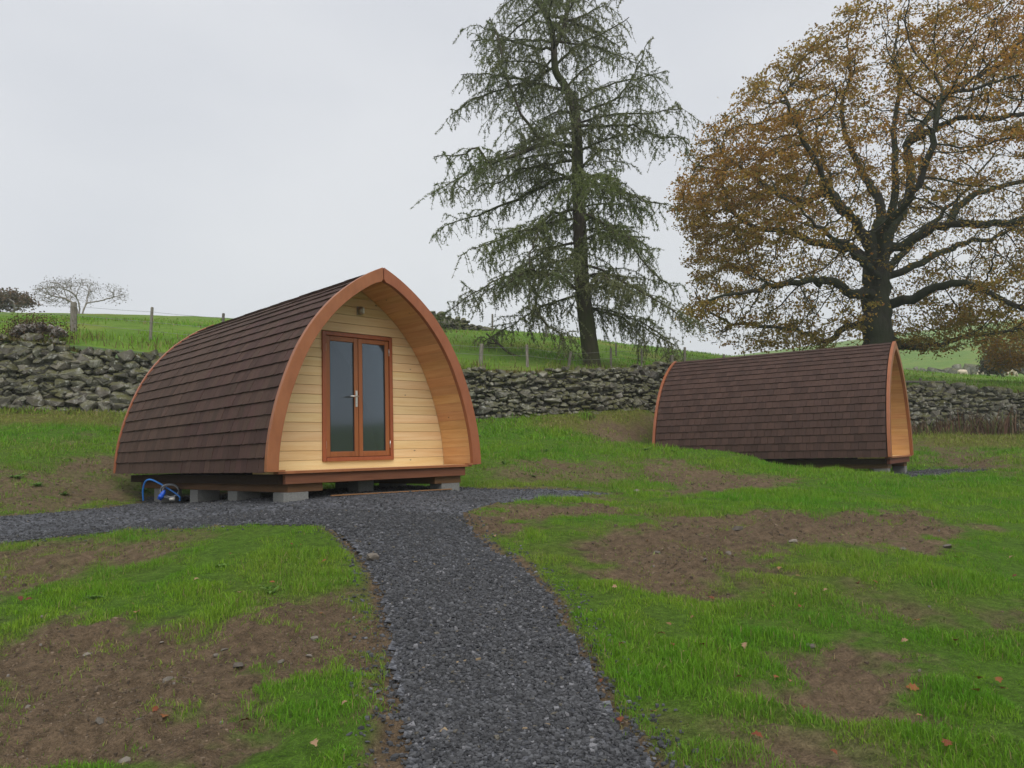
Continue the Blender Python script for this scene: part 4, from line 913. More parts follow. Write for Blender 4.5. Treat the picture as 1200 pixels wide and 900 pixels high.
def tube_forest(pos, par, rad, ch, skip_before=0):
    out = []; order = [i for i in range(len(pos)) if par[i] < 0]
    stack = [(i, None) for i in order]
    while stack:
        i, frm = stack.pop(); path = ([frm] if frm is not None else []) + [i]
        while ch[i]:
            best = max(ch[i], key=lambda c: rad[c])
            for c in ch[i]:
                if c != best: stack.append((c, i))
            i = best; path.append(i)
        if len(path) > 1: out.append(path)
    return out
def leaf_cloud(b, cen, size, col, flat=0.0):
    n = len(cen); a = rng.normal(0, 1, (n, 3)); a /= np.linalg.norm(a, axis=1)[:, None]; c = rng.normal(0, 1, (n, 3)); c[:, 2] *= (1 - flat)
    c -= (c * a).sum(1)[:, None] * a; c /= np.linalg.norm(c, axis=1)[:, None]; s = size[:, None] if np.ndim(size) else size
    V = np.stack([cen - a * s * .5, cen + c * s * .32 + a * s * .05, cen + a * s * .5, cen - c * s * .32 + a * s * .1], 1).reshape(-1, 3)
    V[2::4] += rng.normal(0, .012, (n, 3)); off = (np.arange(n) * 4)[:, None]
    b.add(V, np.array([[0, 1, 2, 3]]) + off, None, np.repeat(col, 4, 0))

# ---- oak
OD = 30.0
def oc(cx, cy_, dd=0.0): return P(780 + cx / 2.093, cy_ / 2.093, OD + dd)
obx = oc(525, 838); oz = float(fz(np.array([obx[0]]), np.array([OD]))[0])
limbs = [  # (points in traced tree coordinates, depth offset per point, root radius)
    [(520, 980, 0), (522, 900, 0), (522, 838, 0), (518, 760, 0), (512, 690, 0), (522, 610, 0), (540, 545, 0)],
    [(505, 620, -.2), (480, 560, -.6), (440, 520, -1.2), (408, 488, -1.8), (385, 430, -2.3), (345, 350, -2.6), (310, 280, -2.7), (290, 230, -2.5)],
    [(440, 520, -1.2), (400, 470, -.6), (350, 490, .2), (290, 482, 1.0), (220, 440, 1.6), (170, 400, 1.8), (120, 380, 1.8)],
    [(505, 650, 0), (450, 610, .8), (380, 600, 1.4), (300, 570, 1.8), (215, 555, 1.8), (160, 510, 1.6), (140, 450, 1.2), (150, 400, .8)],
    [(505, 720, -.3), (460, 720, -1.4), (410, 690, -2.4), (350, 690, -3.2), (270, 700, -3.8), (180, 720, -4.0), (100, 740, -3.8)],
    [(500, 790, 0), (440, 800, .8), (390, 835, 1.6), (320, 810, 2.2), (240, 800, 2.5), (150, 790, 2.4)],
    [(530, 580, .2), (518, 490, .8), (480, 420, 1.4), (445, 345, 1.8), (430, 265, 1.8), (455, 180, 1.4), (440, 100, 1.0)],
    [(545, 560, -.2), (562, 450, -.5), (560, 340, -.4), (572, 210, .2), (562, 120, .8), (575, 40, 1.0)],
    [(555, 560, .2), (600, 470, .9), (595, 360, 1.5), (650, 285, 1.9), (710, 215, 2.0), (790, 175, 1.6), (880, 120, 1.0), (960, 90, .6)],
    [(598, 350, 1.4), (650, 320, .6), (720, 290, -.4), (830, 290, -1.2), (930, 260, -1.6)],
    [(540, 620, -.2), (640, 568, -1.0), (700, 550, -1.6), (800, 550, -2.2), (890, 530, -2.6), (1000, 480, -2.8), (1080, 440, -2.6)],
    [(690, 552, -1.5), (735, 490, -1.2), (800, 465, -.6), (890, 440, .2), (1000, 370, 1.0)],
    [(535, 680, .2), (640, 640, 1.2), (720, 600, 2.2), (810, 580, 3.0), (900, 540, 3.6), (1010, 520, 3.8)],
    [(545, 750, 0), (610, 730, -.9), (680, 700, -1.8), (760, 700, -2.6), (840, 740, -3.2), (930, 760, -3.4), (1040, 750, -3.4)],
    [(540, 830, 0), (600, 850, 1.2), (660, 848, 2.0), (720, 830, 2.6), (800, 820, 3.2), (900, 800, 3.6)],
    [(525, 640, -.6), (540, 560, -2.2), (600, 480, -3.8), (640, 400, -4.6), (660, 300, -4.8), (680, 220, -4.4)],
    [(515, 640, .6), (470, 560, 2.4), (420, 480, 4.0), (380, 380, 4.8), (360, 280, 4.8)],
    [(520, 680, -.7), (480, 640, -2.4), (440, 600, -4.2), (380, 560, -5.4), (330, 500, -5.8)],
    [(530, 680, .7), (600, 600, 2.6), (680, 520, 4.4), (760, 440, 5.2), (820, 360, 5.2)],
]
seeds = []; limb_ids = []
for k_, lb in enumerate(limbs):
    pts = spline([oc(x, y, d) for x, y, d in lb], max(8, len(lb) * 4)); pts[1:] += rng.normal(0, .05, pts[1:].shape)
    ids = []
    for i, p in enumerate(pts):
        if i == 0:
            if seeds:
                dd = [np.linalg.norm(np.array(s[0]) - p) for s in seeds]; par0 = int(np.argmin(dd))
            else: par0 = -1
            seeds.append((p, par0))
        else: seeds.append((p, len(seeds) - 1))
        ids.append(len(seeds) - 1)
    limb_ids.append(ids)
env = [(30, 430), (55, 345), (160, 250), (230, 180), (330, 110), (420, 40), (520, 2), (640, -5), (760, 10), (870, 25), (980, 90), (1080, 220), (1130, 400), (1120, 600), (1100, 760), (1000, 840), (860, 835), (720, 860), (600, 868), (490, 850), (420, 860), (330, 862), (180, 852), (60, 815), (22, 770), (80, 690), (75, 600), (40, 520)]
ex = np.array([oc(x, y)[0] for x, y in env]); ez = np.array([oc(x, y)[2] for x, y in env]); epoly = list(zip(ex, ez))
att = []; n_try = 70000; ax_ = rng.uniform(ex.min(), ex.max(), n_try); az_ = rng.uniform(ez.min(), ez.max(), n_try); ay_ = rng.uniform(-1, 1, n_try)
sdp = sd_poly(ax_, az_, epoly); cdist = np.clip(sdp / 5.0, 0, 1); ydep = 6.8 * np.sqrt(np.clip(1 - (1 - cdist) ** 2, 0.02, 1))
ecc = np.sqrt(ay_ ** 2 * 0.8 + (1 - cdist) ** 2 * 0.5)
ok = (sdp > 0.05) & (rng.random(n_try) < np.clip(0.25 + 1.1 * (ecc - .3), 0.12, 1)) & (fbm(ax_ + ay_ * 3, az_ * 1.5, 2.2, 3, 15) > -.32)
low = (az_ < oc(500, 700)[2]) & (np.abs(ax_ - obx[0]) < 1.3); ok &= ~low
att = np.c_[ax_, OD + ay_ * ydep, az_][ok]
att = att[rng.permutation(len(att))][:15000]
opos, opar = grow(seeds, att, .26, 2.4, .36, 60, -.01)
och = chains(opos, opar); orad = np.zeros(len(opos)); desc = np.zeros(len(opos))
for i in range(len(opos) - 1, -1, -1):
    pass
order = []; stack = [i for i in range(len(opos)) if opar[i] < 0]
while stack: i = stack.pop(); order.append(i); stack += och[i]
for i in order[::-1]: orad[i] = (sum(orad[c] ** 2.25 for c in och[i]) if och[i] else 0.0075 ** 2.25) ** (1 / 2.25)
rscale = 0.64 / orad[0] if orad[0] > .64 else 1.0
bigr = orad > .06
opw = math.log(.009 / .60) / math.log(.0075 / orad[0]); orad = .60 * (orad / orad[0]) ** opw
z0 = opos[0][2]; flare = np.exp(-np.clip(opos[:, 2] - oz, 0, 9) / .5); trunk_set = set(limb_ids[0])
for q_, i in enumerate(limb_ids[0]): orad[i] = (.63 - .20 * q_ / (len(limb_ids[0]) - 1)) * (1 + .35 * flare[i])
for ids in limb_ids[1:]:
    r0_ = .205 if len(ids) >= 28 else .165
    for q_, i in enumerate(ids): orad[i] = min(max(orad[i] * .8, r0_ * (1 - .86 * q_ / (len(ids) - 1))), r0_)
oak = empty('oak_tree', (float(obx[0]), OD, oz)); org = np.array(oak.location); tag(oak, 'huge spreading oak with sparse rusty autumn leaves behind the farther pod', 'tree')
paths = tube_forest(opos, opar, orad, och); tb = MB(); twb = MB(); limbs_n = 0; trunk_o = None
paths.sort(key=lambda p_: -orad[p_[0]])
for k_, pth in enumerate(paths):
    r_ = orad[pth].copy()
    if opar[pth[1]] == pth[0] and len(pth) > 2 and k_: r_[0] = min(r_[0], r_[1] * 1.25)
    big = r_.max()
    if k_ == 0:
        b = MB(); b.tube(opos[pth] - org, r_, 16); trunk_o = b.build('trunk', M['oakbark'], oak, True)
    elif big > .085: b = MB(); b.tube(opos[pth] - org, r_, 10); b.build('limb', M['oakbark'], trunk_o, True); limbs_n += 1
    else: twb.tube(opos[pth] - org, np.maximum(r_, .0075), 5 if big > .03 else 3, cap=False)
tag(twb.build('branches', M['oakbark'], trunk_o, True), kind='stuff')
thin = np.nonzero((orad < .034))[0]; pxs = 600 + F * opos[thin, 0] / opos[thin, 1]; zrel = opos[thin, 2]
ox_, oy_ = opos[thin, 0], opos[thin, 1]
dens = np.clip(.50 + 1.5 * fbm(ox_ + oy_ * .5, zrel + oy_ * .3, 2.4, 3, 25) + 2.4 * fbm(ox_ + oy_ * .7, zrel * 1.8 + oy_ * .4, 1.0, 3, 26), .0, 1.9)
edge = sd_poly(ox_, zrel, epoly); dens *= np.where(edge < 1.8, 1.25, .8) * np.where(pxs < 980, 1.08, np.where(zrel > oc(0, 170)[2], 1.15, .75))
pick = rng.random(len(thin)) < np.clip(dens * .55, 0, .95); spn = thin[pick]; cnt = rng.poisson(np.clip(dens[pick], .5, 1.5) * 23.0) + 4
cid = np.repeat(np.arange(len(spn)), cnt); n = len(cid); rr = .50 * np.sqrt(rng.random(n)) * rng.uniform(.6, 1.15, len(spn))[cid]; aa = rng.uniform(0, 2 * math.pi, n); tl_ = rng.normal(0, .25, (len(spn), 2))[cid]
cen = opos[spn][cid] + np.c_[np.cos(aa) * rr, np.sin(aa) * rr, rng.normal(0, .055, n) + rr * (np.cos(aa) * tl_[:, 0] + np.sin(aa) * tl_[:, 1]) - rr * .15]
loose = opos[thin][rng.integers(0, len(thin), 14000)] + rng.normal(0, .16, (14000, 3)); cen = np.r_[cen, loose] - org; n = len(cen); cid = np.r_[cid, rng.integers(0, len(spn), 14000)]; wz = cen[:, 2] + org[2]
cA = np.array([0.39, 0.205, 0.038]); cB = np.array([0.315, 0.210, 0.044]); cC = np.array([0.215, 0.195, 0.045]); cD = np.array([0.27, 0.125, 0.032])
g = np.clip(fbm(cen[:, 0] + cen[:, 1] * .4, wz, 3.0, 3, 44) * 1.3 + .5 + .05 * (wz - 10) / 5 + rng.normal(0, .22, len(spn))[cid], 0, 1)[:, None]
lc = cA * g + cB * (1 - g); lowg = np.clip((11.0 - wz) / 7 + rng.normal(0, .25, len(spn))[cid], 0, .95)[:, None]; lc = lc * (1 - lowg * .8) + cC * lowg * .8
r1 = rng.random(n); lc[r1 < .10] = cD; lc[r1 > .92] = cC; lc *= (rng.uniform(.75, 1.25, n) * rng.uniform(.75, 1.25, len(spn))[cid])[:, None]
lb_ = MB(); leaf_cloud(lb_, cen, rng.uniform(.08, .15, n), lc, .4); tag(lb_.build('crown', M['leaf'], oak), 'rusty brown and olive oak leaves', None, None, 'stuff')
print('oak nodes', len(opos), 'limbs', limbs_n, 'leaves', n)

# ---- larch
LD = 24.0
def lcp(cx, cy_, dd=0.0): return P(480 + cx / 2.044, cy_ / 2.044, LD + dd)
lb0 = lcp(440, 880); lz = float(fz(np.array([lb0[0]]), np.array([LD]))[0])
larch = empty('larch_tree', (float(lb0[0]), LD, lz)); org = np.array(larch.location); tag(larch, 'tall drooping larch with bent top and sparse green needles above the wall', 'tree')
trunk_pts = spline([np.array([lcp(440, 880)[0], LD, lz - .4]), lcp(437, 872), lcp(426, 790), lcp(413, 680), lcp(408, 560), lcp(403, 430), lcp(400, 310), lcp(391, 235)], 34); tr_r = np.linspace(.30, .15, 34); tr_r[:5] *= np.array([1.75, 1.6, 1.3, 1.12, 1.04])
b = MB(); b.tube(trunk_pts - org, tr_r, 14); ltrunk = b.build('trunk', M['larchbark'], larch, True)
leader = spline([lcp(396, 260), lcp(372, 205), lcp(350, 170, -.1), lcp(345, 105, -.1), lcp(338, 60), lcp(312, 0, .2), lcp(300, -80, .3), lcp(305, -170, .3), lcp(300, -250, .3)], 30)
leader2 = spline([lcp(349, 110, -.1), lcp(372, 60, -.4), lcp(380, 0, -.6), lcp(400, -80, -.7), lcp(405, -150, -.7)], 18)
for pts, r0, r1 in ((leader, .145, .03), (leader2, .08, .025)):
    b = MB(); b.tube(pts - org, np.linspace(r0, r1, len(pts)), 9); b.build('limb', M['larchbark'], ltrunk, True)
tw = MB(); nd_c = []; nd_d = []
def droop_curve(start, az, el, ln, sag, n, wob=.06, lift=.0):
    t = np.linspace(0, 1, n)[:, None]; h = np.array([math.cos(az), math.sin(az), 0]); pts = start + h * ln * math.cos(el) * t + np.array([0, 0, 1]) * (ln * math.sin(el) * t - sag * ln * t ** 2 + lift * ln * t ** 3)
    w = np.cumsum(rng.normal(0, wob * ln / n, (n, 3)), 0); w -= w[0]; return pts + w
def dress(pts, r0, along=0.12, secd=.20, seclen=(.4, 1.7), dense=1.0):
    """hang side shoots and needle tufts on a branch"""
    n = len(pts); seg = np.r_[0, np.cumsum(np.linalg.norm(np.diff(pts, axis=0), axis=1))]; ln = seg[-1]; s = ln * along; side = 1
    while s < ln:
        p = np.array([np.interp(s, seg, pts[:, k_]) for k_ in range(3)]); i = min(int(np.searchsorted(seg, s)), n - 1); t = pts[i] - pts[max(i - 1, 0)]; az = math.atan2(t[1], t[0]); fr = 1 - s / ln
        l2 = random.uniform(*seclen) * (.45 + .75 * fr) * min(1, ln / 2.2); a2 = az + side * random.uniform(.3, 1.5); side = -side
        p2 = droop_curve(p, a2, random.uniform(-.3, .5), l2, random.uniform(.35, 1.1), 6, .16, .2); tw.tube(p2, np.linspace(max(.010, .018 * (1 - s / ln)), .005, 6), 4, cap=False)
        nh = max(2, int(l2 / .115))
        for k_ in range(nh):
            f = (k_ + random.random()) / nh; q = np.array([np.interp(f * 5, range(6), p2[:, m]) for m in range(3)]); l3 = random.uniform(.14, .72) * (1.1 - .4 * f)
            p3 = droop_curve(q, random.uniform(0, 6.28), random.uniform(-1.35, -.35), l3, .35, 4, .12); tw.tube(p3, [.006, .0055, .005, .004], 3, cap=False)
            m = int(l3 / .028 * dense * random.uniform(.35, 1.3)) + 1; ff = rng.random(m) * 3; idx_ = np.minimum(ff.astype(int), 2); fr_ = (ff - idx_)[:, None]; nd_c.append(p3[idx_] * (1 - fr_) + p3[idx_ + 1] * fr_)
        m = int(l2 / .03 * dense) + 1; ff = rng.random(m) * 5; idx_ = np.minimum(ff.astype(int), 4); fr_ = (ff - idx_)[:, None]; nd_c.append(p2[idx_] * (1 - fr_) + p2[idx_ + 1] * fr_)
        s += secd * random.uniform(.6, 1.4)
def prim(pts, r0, dense=1.0, **k_):
    b = MB(); b.tube(pts - org, np.linspace(r0, .012, len(pts)), 7); b.build('limb', M['larchbark'], ltrunk, True); dress(pts, r0, dense=dense, **k_)
hand = [[(392, 350, 0), (345, 342, -.4), (305, 322, -.7), (262, 262, -1.0), (235, 190, -1.1), (215, 110, -1.0), (195, 40, -.8)], [(345, 342, -.4), (290, 358, -.9), (230, 380, -1.3), (193, 392, -1.5), (165, 352, -1.7), (120, 372, -1.8), (60, 380, -1.9)],
        [(395, 425, 0), (340, 436, .5), (280, 462, 1.0), (210, 500, 1.3), (140, 520, 1.5), (70, 545, 1.6)], [(400, 500, 0), (330, 520, -1.0), (300, 580, -1.6), (285, 640, -1.8)],
        [(405, 460, 0), (450, 440, .4), (500, 455, .8), (560, 480, 1.0), (620, 490, 1.2)], [(408, 510, 0), (460, 530, -.5), (520, 570, -1.0), (570, 640, -1.3), (640, 690, -1.5)],
        [(412, 690, 0), (440, 740, .3), (500, 760, .6), (560, 785, .8), (630, 830, 1.0)], [(405, 690, 0), (340, 660, -1.0), (280, 650, -1.7), (220, 690, -2.0)], [(300, 690, -1.2), (305, 740, -1.3), (330, 780, -1.3), (370, 800, -1.2)],
        [(400, 260, 0), (450, 260, .2), (505, 225, .4), (540, 170, .4), (570, 100, .3)], [(398, 300, 0), (460, 300, -.8), (530, 300, -1.4), (600, 330, -1.7), (650, 330, -1.8)],
        [(345, 120, -.1), (290, 110, .2), (230, 90, .5), (170, 60, .7)], [(348, 150, -.1), (300, 190, .6), (230, 210, 1.0), (150, 240, 1.3), (110, 270, 1.4)], [(350, 60, 0), (410, 40, .4), (470, 10, .8)], [(395, 385, 0), (300, 400, 1.0), (200, 440, 1.9), (110, 450, 2.3)]]
for h in hand: prim(spline([lcp(*q) for q in h], 16) + np.r_[np.zeros((1, 3)), rng.normal(0, .035, (15, 3))], .075 if len(h) > 5 else .055, dense=.95)
allz = np.r_[trunk_pts, leader]
for k_ in range(54):
    hz = lz + 2.0 + (k_ / 54) ** 1.0 * 12.2; p = allz[int(np.argmin(np.abs(allz[:, 2] - hz) + rng.uniform(0, .1, len(allz))))]
    frac = (hz - lz) / 15; ln = random.uniform(2.6, 4.4) * (1.0 if frac < .55 else 1.30 - frac * .62) * (.85 if frac < .12 else 1)
    az = k_ * 2.399 + random.uniform(-.4, .4); ln = min(ln * (1.08 - .26 * math.cos(az)) * random.choice((.6, .85, 1, 1.1, 1.2)), 5.2 - 1.2 * frac); el = random.uniform(-.25, .7) + .25 * frac
    prim(droop_curve(p, az, el, ln, random.uniform(.4, .8) * (1.15 - .5 * frac), 14, .09, .2), random.uniform(.03, .055), dense=.8 if frac > .4 else 1.25)
tag_t = MB(); tag_t.v = [v - org for v in tw.v]; tag_t.q = tw.q; tag_t.t = tw.t; tag_t.n = tw.n; tag(tag_t.build('branchlets', M['twigbark'], ltrunk, False), kind='stuff')
cen = np.concatenate(nd_c) - org; n = len(cen)
nb_ = MB(); per = 3; cc = np.repeat(cen, per, 0); m = len(cc); dv_ = rng.normal(0, 1, (m, 3)); dv_ /= np.linalg.norm(dv_, axis=1)[:, None]; sd_ = rng.normal(0, 1, (m, 3)); sd_ -= (sd_ * dv_).sum(1)[:, None] * dv_; sd_ /= np.linalg.norm(sd_, axis=1)[:, None]
l_ = rng.uniform(.04, .10, m)[:, None]; V = np.stack([cc - sd_ * .012, cc + sd_ * .012, cc + dv_ * l_], 1).reshape(-1, 3)
g = np.clip(fbm(cen[:, 0] + cen[:, 1], cen[:, 2], 1.6, 3, 51) + .5, 0, 1)[:, None]; lc = np.array([.155, .195, .085]) * g + np.array([.205, .215, .10]) * (1 - g); lowm = np.clip(1 - np.abs(cen[:, 2] - 4.5) / 2.5, 0, 1)[:, None]; lc = lc * (1 - .5 * lowm) + np.array([.15, .21, .04]) * .5 * lowm; lc *= rng.uniform(.65, 1.3, n)[:, None]
nb_.add(V, None, np.arange(m * 3).reshape(-1, 3), np.repeat(lc, per * 3, 0)); tag(nb_.build('crown', M['leaf'], larch), 'thin olive green larch needles', None, None, 'stuff')
print('larch tufts', n)

# ---- leafless hawthorn and thicket on the left skyline
def small_tree(name, label, px, d, wpx, hpx, base_py, natt, leafn, cols, cat='tree', lsize=(.10, .2), skirt=False, stems=1, spread=.3, tip=.009):
    c = P(px, base_py, d); z = float(fz(c[:1], c[1:2])[0]); s = d / F; W_, H_ = wpx * s / 2, hpx * s
    t = empty(name, (c[0], c[1], z)); org_ = np.array(t.location); tag(t, label, cat); seeds_ = []
    for st_ in range(stems):
        a0 = rng.uniform(-spread, spread, 2) * (stems > 1) * W_; hh = H_ * (.14 if stems > 1 else .28)
        for i in range(5): seeds_.append((np.array([a0[0] * (1 + i * .3), a0[1], -.2 + i * hh / 4 + .05 * i]), len(seeds_) - 1 if i else -1))
    u = rng.normal(0, 1, (natt * 3, 3)); u /= np.linalg.norm(u, axis=1)[:, None]; r_ = rng.uniform(.35, 1, natt * 3)[:, None] ** .5; u *= r_; lowf = .12 if skirt else .28
    at_ = u * np.array([W_, W_ * .8, H_ * (1 - lowf) / 2]) + np.array([0, 0, H_ * (1 + lowf) / 2]); at_ = at_[fbm(at_[:, 0], at_[:, 2], W_ * .5, 3, 6) > -.25][:natt]
    ps, pa = grow(seeds_, at_, max(.09, H_ * .04), H_ * .8, H_ * .05, 45); ch_ = chains(ps, pa); rd = np.zeros(len(ps)); od = []; st2 = [i for i in range(len(ps)) if pa[i] < 0]
    while st2: i = st2.pop(); od.append(i); st2 += ch_[i]
    for i in od[::-1]: rd[i] = (sum(rd[c_] ** 2.3 for c_ in ch_[i]) if ch_[i] else tip ** 2.3) ** (1 / 2.3)
    b1 = MB()
    for pth in tube_forest(ps, pa, rd, ch_): b1.tube(ps[pth], np.maximum(rd[pth], tip), 4, cap=False)
    b1.build('trunk', M['thornbark'], t, True)
    if leafn:
        th = np.nonzero(rd < .04)[0]; ce = ps[rng.choice(th, leafn)] + rng.normal(0, .16, (leafn, 3)); co = np.array(cols)[rng.integers(0, len(cols), leafn)] * rng.uniform(.6, 1.3, leafn)[:, None]
        b2 = MB(); leaf_cloud(b2, ce, rng.uniform(*lsize, leafn), co); tag(b2.build('crown', M['leaf'], t), kind='stuff')
small_tree('hawthorn_tree', 'nearly bare grey hawthorn on the skyline above the field', 93, 43, 108, 42, 368, 2600, 900, [(.10, .075, .05), (.13, .11, .07)], stems=3, skirt=True, lsize=(.05, .10), spread=.06, tip=.005)
small_tree('hawthorn_bush', 'dense brown hawthorn bush on the skyline at the field corner', 12, 44, 50, 25, 369, 420, 2600, [(.15, .105, .07), (.12, .11, .065), (.18, .12, .08)], cat='bush', skirt=True, stems=3)
small_tree('bramble_thicket', 'dark bramble thicket growing over stones below the far pasture', 1190, 48, 78, 27, 455, 420, 3600, [(.055, .06, .028), (.09, .085, .045), (.15, .14, .11)], cat='bush', skirt=True, stems=4, lsize=(.12, .24))
small_tree('hawthorn_bush', 'russet leaved bush beside the oak at the pasture edge', 1200, 36, 96, 80, 458, 700, 6000, [(.34, .18, .04), (.24, .19, .045), (.38, .23, .06)], cat='bush', skirt=True, stems=3, lsize=(.09, .17))
small_tree('heather_shrub', 'brown heathery shrub growing on the wall top behind the pod', 45, 18.3, 62, 22, 395, 300, 2600, [(.095, .055, .03), (.07, .06, .025), (.12, .075, .04)], cat='shrub', skirt=True, stems=4, lsize=(.03, .07))
# dead stick leaning on the bank
b = MB(); b.tube(spline([P(570, 391, 27), P(583, 402, 26), P(596, 413, 25), P(612, 420, 24.6)], 14), np.linspace(.03, .05, 14), 6); b.tube(spline([P(583, 402, 26), P(577, 402.5, 26), P(571, 401, 26)], 6), .02, 5)
tag(b.build('dead_branch', M['larchbark'], None, True), 'dead fallen branch leaning on the bank beside the larch', 'branch')

# ------------------------------------------------------------------ rank weeds at the foot of the walls
wb = MB(); n = 3400; x = rng.uniform(8, 24, n); y = wall_y(x) - rng.uniform(.25, 2.0, n); ok = fbm(x, y, 1.2, 3, 12) > -.35; x, y = x[ok], y[ok]; n = len(x)
col = np.array([[.12, .062, .04], [.085, .05, .034], [.16, .115, .06], [.10, .12, .035]])[rng.choice(4, n, p=[.32, .26, .2, .22])] * rng.uniform(.6, 1.3, n)[:, None]
blades(wb, x, y, gzf(x, y), rng.uniform(.2, .75, n) * np.clip(.75 + 1.9 * fbm(x, y, 1.1, 3, 17), .15, 1.6), rng.uniform(.02, .05, n), col, .4, .4); tag(wb.build('dead_dock_stems', M['blade']), 'dead reddish brown dock stems below the ruined wall', 'weeds', kind='stuff')
mb_ = MB(); n = 9000; x = rng.uniform(-14, 5, n); y = wall_y(x) - rng.uniform(-.02, .7, n) ** 1.0; ok = (fbm(x, y, .9, 3, 13) > .05); x, y = x[ok], y[ok]; n = len(x); col = grass_col(x, y, np.full(n, .35), n); br = rng.random(n) < .3; col[br] = np.array([.10, .085, .03])
blades(mb_, x, y, gzf(x, y), rng.uniform(.05, .2, n) * np.clip(.7 + 1.6 * fbm(x, y, .7, 3, 18), .2, 1.8), rng.uniform(.012, .03, n), col, .6, .6)
n = 7000; x = rng.uniform(-13, 5.2, n); y = wall_y(x) + rng.uniform(.0, .45, n); tz = np.array([top1(q) for q in x]) - .03; ok = (fbm(x, y, .8, 3, 14) > .0 - .25 * (x < -6)); x, y, tz = x[ok], y[ok], tz[ok]; n = len(x); col = np.array([[.14, .13, .03], [.10, .12, .02], [.16, .11, .045]])[rng.integers(0, 3, n)] * rng.uniform(.6, 1.25, n)[:, None]
blades(mb_, x, y, tz, rng.uniform(.04, .16, n), rng.uniform(.015, .035, n), col, .7, .7)
tag(mb_.build('moss_and_grass', M['blade']), 'moss and long grass along the foot and top of the stone wall', 'moss', kind='stuff')

# ------------------------------------------------------------------ broad-leaved weeds, fallen leaves, loose stones
def leaf_mesh(col, L_, W_, lobes=0, curl=.3, seed=0):
    r = random.Random(seed); n = 7; V = []; T = []
    for i in range(n):
        t = i / (n - 1); w = W_ * math.sin(math.pi * min(1, t * .92 + .04)) ** .8 * (1 + (.35 * math.cos(i * math.pi) if lobes else 0)); z = curl * L_ * (t * (1 - t)) * 1.6
        V += [(t * L_, -w, z + curl * w * r.uniform(.3, 1.2)), (t * L_, 0, z), (t * L_, w, z + curl * w * r.uniform(.3, 1.2))]
    for i in range(n - 1):
        a = i * 3; T += [(a, a + 3, a + 4), (a, a + 4, a + 1), (a + 1, a + 4, a + 5), (a + 1, a + 5, a + 2)]
    return np.array(V), T
LEAFM = []
for i, c in enumerate([(.22, .085, .028), (.17, .05, .022), (.27, .15, .07), (.12, .035, .02), (.30, .19, .11), (.19, .11, .045)]):
    for j in range(2):
        v, t = leaf_mesh(c, .085, .027, 1, random.uniform(.15, .5), i * 3 + j); v[:, 0] -= .04; b = MB(); b.add(v, None, t, np.array(c)); me = b.mesh('fallen_leaf', True); me.materials.append(M['dryleaf']); LEAFM.append(me)
def cr(sx, sy, k_): return [(sx + a / k_, sy + c / k_) for a, c in []]
on_grass = [(700 + a / 2.4, 560 + c / 2.4) for a, c in ((180, 453), (212, 483), (350, 463), (245, 508), (68, 498), (583, 657), (665, 790), (450, 747), (910, 700), (1065, 620), (1012, 241), (1168, 243), (1177, 293), (513, 263), (565, 290), (492, 367), (570, 367), (552, 335), (48, 320), (645, 327), (465, 333), (985, 775), (160, 675), (735, 313), (270, 405), (200, 420), (295, 483), (415, 480), (780, 312), (1130, 588), (1010, 470), (900, 402), (865, 465), (1080, 583), (1145, 615), (400, 588))]
on_grass += [(a / 2.4, 600 + c / 2.4) for a, c in ((690, 590), (968, 560), (885, 675), (385, 290), (370, 270), (650, 128), (820, 103), (848, 105), (910, 150), (553, 203), (80, 255), (57, 253), (675, 240), (765, 208))]
on_soil = [(700 + a / 2.4, 560 + c / 2.4) for a, c in ((505, 566), (540, 582), (320, 323), (888, 595), (140, 175))] + [(a / 2.4, 600 + c / 2.4) for a, c in ((435, 580), (462, 583), (905, 272), (1085, 540))]
on_path = [(400 + a / 2.6475, 560 + c / 2.6475) for a, c in ((275, 400), (810, 633), (475, 182), (515, 672), (865, 745))]
HUES = ['orange brown', 'red brown', 'tan', 'dark red', 'pale buff', 'yellow brown']
def scatter_leaf(px, py, lift, label, group):
    p = ground_hit(px, py); li = random.randrange(len(LEAFM)); me = LEAFM[li]; label = HUES[li // 2] + ' ' + label; o = obj('fallen_leaf', me); s = random.uniform(.4, .72)
    o.location = (p[0], p[1], gz1(p[0], p[1]) + lift); o.rotation_euler = (random.gauss(0, .35), random.gauss(0, .3), random.uniform(0, 6.28)); o.scale = (s,) * 3; tag(o, label, 'leaf', group)
for q in on_grass: scatter_leaf(*q, .040, 'autumn leaf fallen on the green grass', 'leaves fallen on the grass')
for q in on_soil: scatter_leaf(*q, .014, 'dry leaf lying on a bare soil patch', 'leaves fallen on bare soil')
for q in on_path: scatter_leaf(*q, .016, 'small leaf lying on the slate path', 'leaves fallen on the path')
PEB = []
for i in range(8):
    me, v, t = hull_stone(200 + i); me.materials.clear(); me.materials.append(M['pebble']); PEB.append(me)
stones_px = [(a / 2.4, 600 + c / 2.4, s) for a, c, s in ((475, 460, .10), (515, 455, .06), (350, 672, .06), (610, 388, .05), (870, 392, .05), (280, 585, .06), (395, 588, .05), (505, 372, .04), (670, 425, .09), (885, 345, .08), (115, 295, .05), (630, 370, .05), (455, 352, .04), (80, 525, .04), (245, 372, .05), (790, 412, .05))]
stones_px += [(700 + a / 2.4, 560 + c / 2.4, s) for a, c, s in ((395, 143, .14), (985, 200, .12), (110, 38, .12), (168, 208, .08), (600, 465, .07), (550, 180, .10), (370, 208, .09), (300, 225, .07), (860, 205, .08))]
